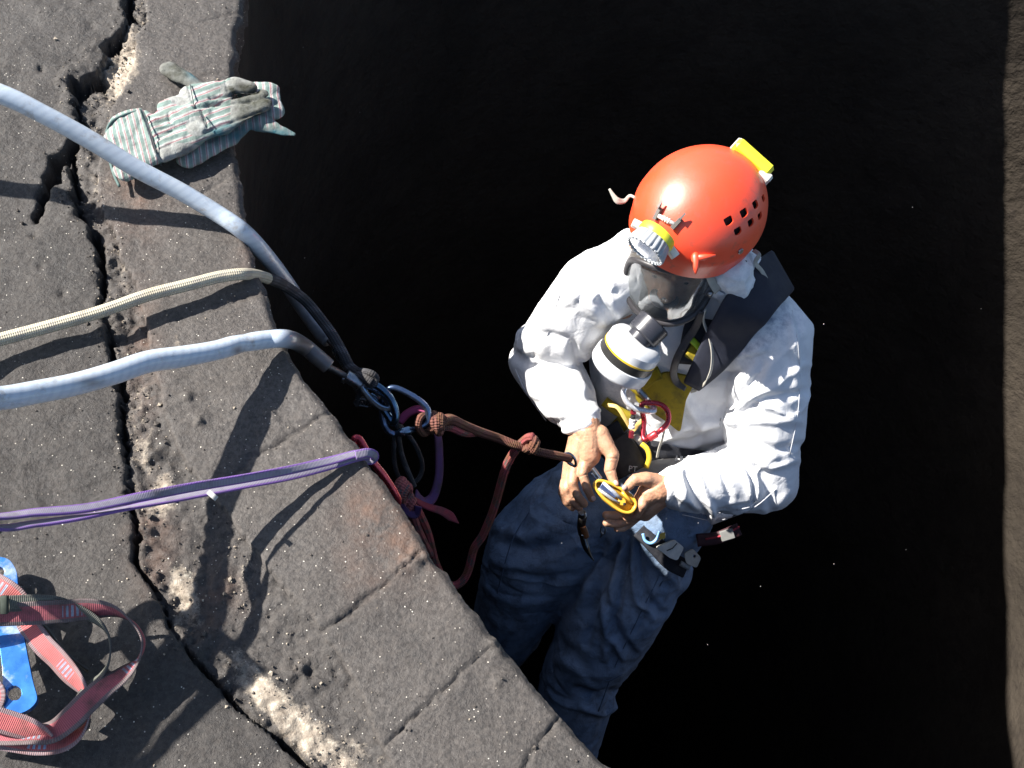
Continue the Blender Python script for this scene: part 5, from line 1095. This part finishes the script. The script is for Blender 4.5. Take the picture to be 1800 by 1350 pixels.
# lettering on the belly pad
cu = bpy.data.curves.new('pad_letters', 'FONT'); cu.body = 'PT'; cu.size = .018; cu.extrude = .0004
to = bpy.data.objects.new('pad_letters', cu); col.objects.link(to)
ex, ey = cv(.95, -.1, 0), cv(.1, .95, 0); tp_ = W(1104, 828, 2.222)
to.matrix_world = Matrix([[ex[0], ey[0], TOCAM[0], tp_[0]], [ex[1], ey[1], TOCAM[1], tp_[1]], [ex[2], ey[2], TOCAM[2], tp_[2]], [0, 0, 0, 1]])
dg = bpy.context.evaluated_depsgraph_get(); tme = bpy.data.meshes.new_from_object(to.evaluated_get(dg)); mwt = to.matrix_world.copy(); bpy.data.objects.remove(to)
tme.transform(mwt); link('pad_letters', tme, simple('grey_print', (.35, .35, .35), .6), har, False)
# side pieces and hip gear
MB().strap(spline([W(1170, 742, 2.20), W(1166, 765, 2.215), W(1158, 790, 2.225), W(1155, 805, 2.23)], 6), .007, .002, cv(.6, 0, .8)).build('thin_strap', SG, har)
for bx in (1188, 1198, 1206, 1216): MB().box(W(bx, 806+(bx-1188)*.1, 2.262), cv(1, 0, 0)*.0035, cv(0, 1, 0)*.007, TOCAM*.003).build('belt_bead', STEEL, har, False)
hip = [W(1125, 930, 2.40), W(1150, 955, 2.39), W(1178, 985, 2.40), W(1205, 1000, 2.42)]
MB().strap(spline(hip, 8), .045, .012, cv(.2, .1, 1)).build('hip_belt', BK, har)
MB().strap(spline([W(1225, 950, 2.40), W(1262, 945, 2.39), W(1300, 930, 2.38)], 8), .030, .012, cv(.1, 0, 1)).build('hip_belt', simple('dark_red_pad', (.05, .015, .02), .7), har)
MB().strap(spline([W(1240, 948, 2.385), W(1270, 941, 2.375), W(1300, 926, 2.37)], 8), .004, .004, TOCAM).build('red_piping', simple('red_trim', (.4, .03, .05), .6), har)
MB().box(W(1278, 940, 2.375), cv(1, .3, 0)*.016, cv(-.3, 1, 0)*.012, TOCAM*.006).build('buckle', simple('buckle_grey', (.22, .22, .21), .5), har, False)
g1 = empty('hip_pouch', tuple(W(1180, 965, 2.39)), 'white pouch with a dark slot clipped at the hip of the worker', 'pouch')
plate([(x, y) for x, y in rounded([(1152, 962), (1185, 948), (1202, 962), (1190, 985), (1176, 980)], 4, 3)], [], lambda x, y: W(x, y, 2.375), .014, WHT, 'pouch_body', g1)
MB().tube([W(1172, 968, 2.364), W(1182, 964, 2.364), W(1190, 955, 2.364)], .0012, seg=6).build('slot', DK, g1)
g2 = empty('blue_clip', tuple(W(1145, 945, 2.39)), 'light blue gear clip hooked on the belt between knee and hip pouch', 'clip')
MB().tube(spline([W(1130, 938, 2.375), W(1134, 950, 2.375), W(1144, 955, 2.375), W(1154, 948, 2.375), W(1160, 934, 2.375)], 6), .0036, seg=10).build('clip_body', simple('light_blue', (.25, .50, .85), .35), g2)
MB().box(W(1164, 942, 2.375), cv(1, .2, 0)*.007, cv(0, 1, 0)*.007, TOCAM*.004).build('clip_tab', simple('tab_yellow', (.6, .42, .06), .5), g2, False)
g3 = empty('plastic_buckle', tuple(W(1215, 982, 2.40)), 'cream plastic buckle hanging below the hip pouch', 'buckle')
plate([(x, y) for x, y in rounded([(1202, 972), (1218, 964), (1232, 980), (1224, 998), (1206, 990)], 4, 3)], [(1220, 977, 3.0)], lambda x, y: W(x, y, 2.385), .010, simple('cream_plastic', (.45, .42, .36), .5), 'buckle_body', g3)
MB().cyl(W(1196, 990, 2.39), W(1212, 998, 2.39), .007, seg=12).build('buckle_bar', GRYP, g3)
# chest connectors
carabiner('silver_carabiner', [W(1112, 674, 2.13), W(1100, 680, 2.128), W(1096, 692, 2.126), W(1103, 708, 2.124), W(1120, 719, 2.124), W(1142, 723, 2.126), W(1150, 720, 2.13), W(1140, 705, 2.14), W(1125, 688, 2.14)], .0062, simple('bright_alloy', (.78, .80, .83), .25, .6, c2=(.7, .7, .72), sc=60), (.78, .94), STEEL, 'silver carabiner curving below the filter canister', sleeve=1.1)
carabiner('chest_carabiner', [W(1128, 712, 2.128), W(1145, 708, 2.125), W(1163, 712, 2.124), W(1174, 724, 2.126), W(1174, 742, 2.13), W(1162, 756, 2.134), W(1148, 770, 2.136), W(1138, 777, 2.14), W(1130, 765, 2.15), W(1132, 740, 2.15)], .0058, REDAL, (.52, .74), simple('red_gate', (.62, .05, .06), .3, .4), 'red carabiner on the chest below the silver one')
sw = empty('swivel', tuple(W(1112, 740, 2.14)), 'small red and white swivel hanging between the chest carabiners', 'swivel')
for (x0, y0, x1, y1, r_, mt) in ((1114, 717, 1113, 728, .0065, REDAL), (1113, 730, 1112, 736, .0055, DK), (1112, 737, 1111, 742, .0070, WHT), (1111, 743, 1111, 748, .0062, GW), (1111, 748, 1110, 753, .0068, WHT), (1110, 757, 1109, 770, .0055, REDAL)):
    MB().cyl(W(x0, y0, 2.135), W(x1, y1, 2.138), r_, seg=16, bev=.0008).build('swivel_ring', mt, sw, sharp=40)
o = MB().ball(W(1121, 770, 2.15), .011, n=8, sc=(1, .8, .5)).tube([W(1116, 765, 2.15), W(1128, 778, 2.15)], .005).build('cord_lock', simple('bone_plastic', (.60, .56, .44), .45)); tag(o, 'small bone coloured toggle under the chest carabiners', 'toggle')
# rope clip at the end of the red rope
carabiner('rope_clip', [W(990, 800, 2.05), W(1000, 797, 2.055), W(1010, 806, 2.06), W(1012, 818, 2.07), W(1004, 818, 2.07), W(994, 808, 2.06)], .0032, STEEL, (.6, .8), STEEL, 'small steel clip where the red rope meets the wrist', sleeve=1.2)

# ---- the yellow descender in the hands
dv = empty('descender', tuple(W(1082, 873, 2.10)), 'yellow oval descender with silver parts inside, held in both hands', 'descender')
YD = simple('yellow_enamel', (.78, .46, .05), .35, 0, c2=(.66, .36, .04), sc=60, coat=.3, dirt_glint=(.25, .14, .04), dlo=.6, dhi=.75)
da = W(1049, 850, 2.10); db = W(1113, 893, 2.105); dm = (da+db)/2; dx = (db-da); dL = np.linalg.norm(dx)/2; dx /= np.linalg.norm(dx); dn = cv(-.15, .35, 1); dn = dn-dx*(dn@dx); dn /= np.linalg.norm(dn); dy = np.cross(dn, dx)
def oval(L, w_, n=60, z=0, asym=.22):
    o_ = []
    for t in np.linspace(0, 2*math.pi, n, endpoint=False):
        x_ = math.copysign(abs(math.cos(t))**.75, math.cos(t)); y_ = math.copysign(abs(math.sin(t))**.9, math.sin(t)); o_.append(dm+dx*L*x_+dy*w_*(1+asym*x_)*y_+dn*z)
    return o_
LL = dL+.003
MB().tube(oval(LL, .0195), .0034, seg=12, closed=True).build('frame', YD, dv)
MB().tube(oval(LL, .0195, z=-.006), .0034, seg=12, closed=True).build('frame', YD, dv)
V = oval(LL, .019, z=-.009)+oval(LL*.98, .0185, z=-.014); n_ = 60
MB().add(V, [tuple(range(60)), tuple(range(119, 59, -1))]+[(i, 60+i, 60+(i+1) % 60, (i+1) % 60) for i in range(60)]).build('back_plate', simple('shade_yellow', (.55, .33, .04), .45), dv)
MB().box(dm-dx*LL*.35+dy*.002-dn*.002, dx*.020, dy*.006, dn*.004).build('cam', simple('blue_cam', (.20, .25, .45), .25, .8), dv, False)
MB().tube([dm-dx*LL*.75+dy*.009, dm-dx*LL*.1+dy*.005+dn*.001, dm+dx*LL*.28+dy*.001], .0042, seg=12).build('cord', simple('silver_cord', (.62, .66, .72), .3, .4, c2=(.25, .28, .38), sc=350), dv)
MB().tube([dm-dx*LL*.78-dy*.008, dm-dx*LL*.1-dy*.009, dm+dx*LL*.3-dy*.008], .0036, seg=12).build('side_bar', simple('silver_bar', (.70, .72, .74), .25, .7), dv)
MB().cyl(dm+dx*LL*.40-dy*.002-dn*.008, dm+dx*LL*.40-dy*.002+dn*.002, .009, .008, seg=20, bev=.001).build('pulley', YD, dv, sharp=40)
MB().cyl(dm+dx*LL*.52-dy*.004, dm+dx*LL*.52-dy*.004+dn*.004, .0032, seg=12).build('pin', DK, dv)
MB().tube([dm+dx*LL*.15+dy*.015+dn*.001, dm+dx*LL*.4+dy*.012+dn*.002, dm+dx*LL*.8+dy*.008+dn*.001], .0036, seg=10).build('lip', YD, dv)
MB().cyl(W(1042, 823, 2.11), W(1056, 842, 2.105), .0048, seg=14, bev=.0006).cyl(W(1040, 832, 2.11), W(1052, 846, 2.105), .0030, seg=12).build('lever', STEEL, dv, sharp=40)
# tool hanging below the hands
tl = empty('hanging_tool', tuple(W(1025, 905, 2.2)), 'black and steel hook tool dangling below the right hand', 'tool')
MB().cyl(W(1023, 900, 2.19), W(1024, 908, 2.20), .009, seg=14, bev=.001).cyl(W(1018, 906, 2.2), W(1030, 905, 2.2), .0035, seg=10).build('swivel_head', STEEL, tl, sharp=40)
MB().tube(spline([W(1024, 908, 2.20), W(1022, 925, 2.22), W(1024, 938, 2.23)], 6), .010, seg=14).build('handle', simple('black_handle', (.02, .018, .016), .4), tl)
MB().tube(spline([W(1024, 925, 2.21), W(1028, 935, 2.215), W(1030, 944, 2.22)], 6), .0075, seg=12).build('brown_grip', simple('brown_grip', (.16, .06, .02), .4), tl)
P = spline([W(1024, 938, 2.22), W(1028, 955, 2.225), W(1034, 970, 2.23), W(1044, 986, 2.235)], 8)
MB().tube(P, np.interp(np.arange(len(P)), [0, len(P)*.5, len(P)-1], [.0085, .0075, .001]), seg=14).build('blade', simple('dark_blade', (.20, .24, .28), .2, 1), tl)
o = MB().tube(cspline([W(1058, 925, 2.2), W(1064, 928, 2.2), W(1062, 938, 2.21), W(1056, 936, 2.21)], 6), .0018, seg=8, closed=True).tube([W(1060, 936, 2.2), W(1056, 944, 2.21)], .002).build('key_ring', STEEL); tag(o, 'small steel ring hanging under the left hand', 'ring')

# specks of soot drifting in the sunlight over the shaft
mb = MB()
for k in range(24):
    x, y, d = rng.uniform(480, 1760), rng.uniform(20, 1330), rng.uniform(1.5, 2.6)
    if 860 < x < 1450 and 230 < y < 1340 and d > 1.7: d = 1.65
    mb.ball(W(x, y, d), .0005+.0005*rng.random()**2, n=3)
o = mb.build('floating_soot', simple('soot_flake', (.35, .34, .33), .8)); tag(o, 'tiny specks of soot and dust drifting over the dark shaft', 'dust', kind='stuff')

for o_ in list(bpy.data.objects):
    if 'base' in o_.keys(): del o_['base']
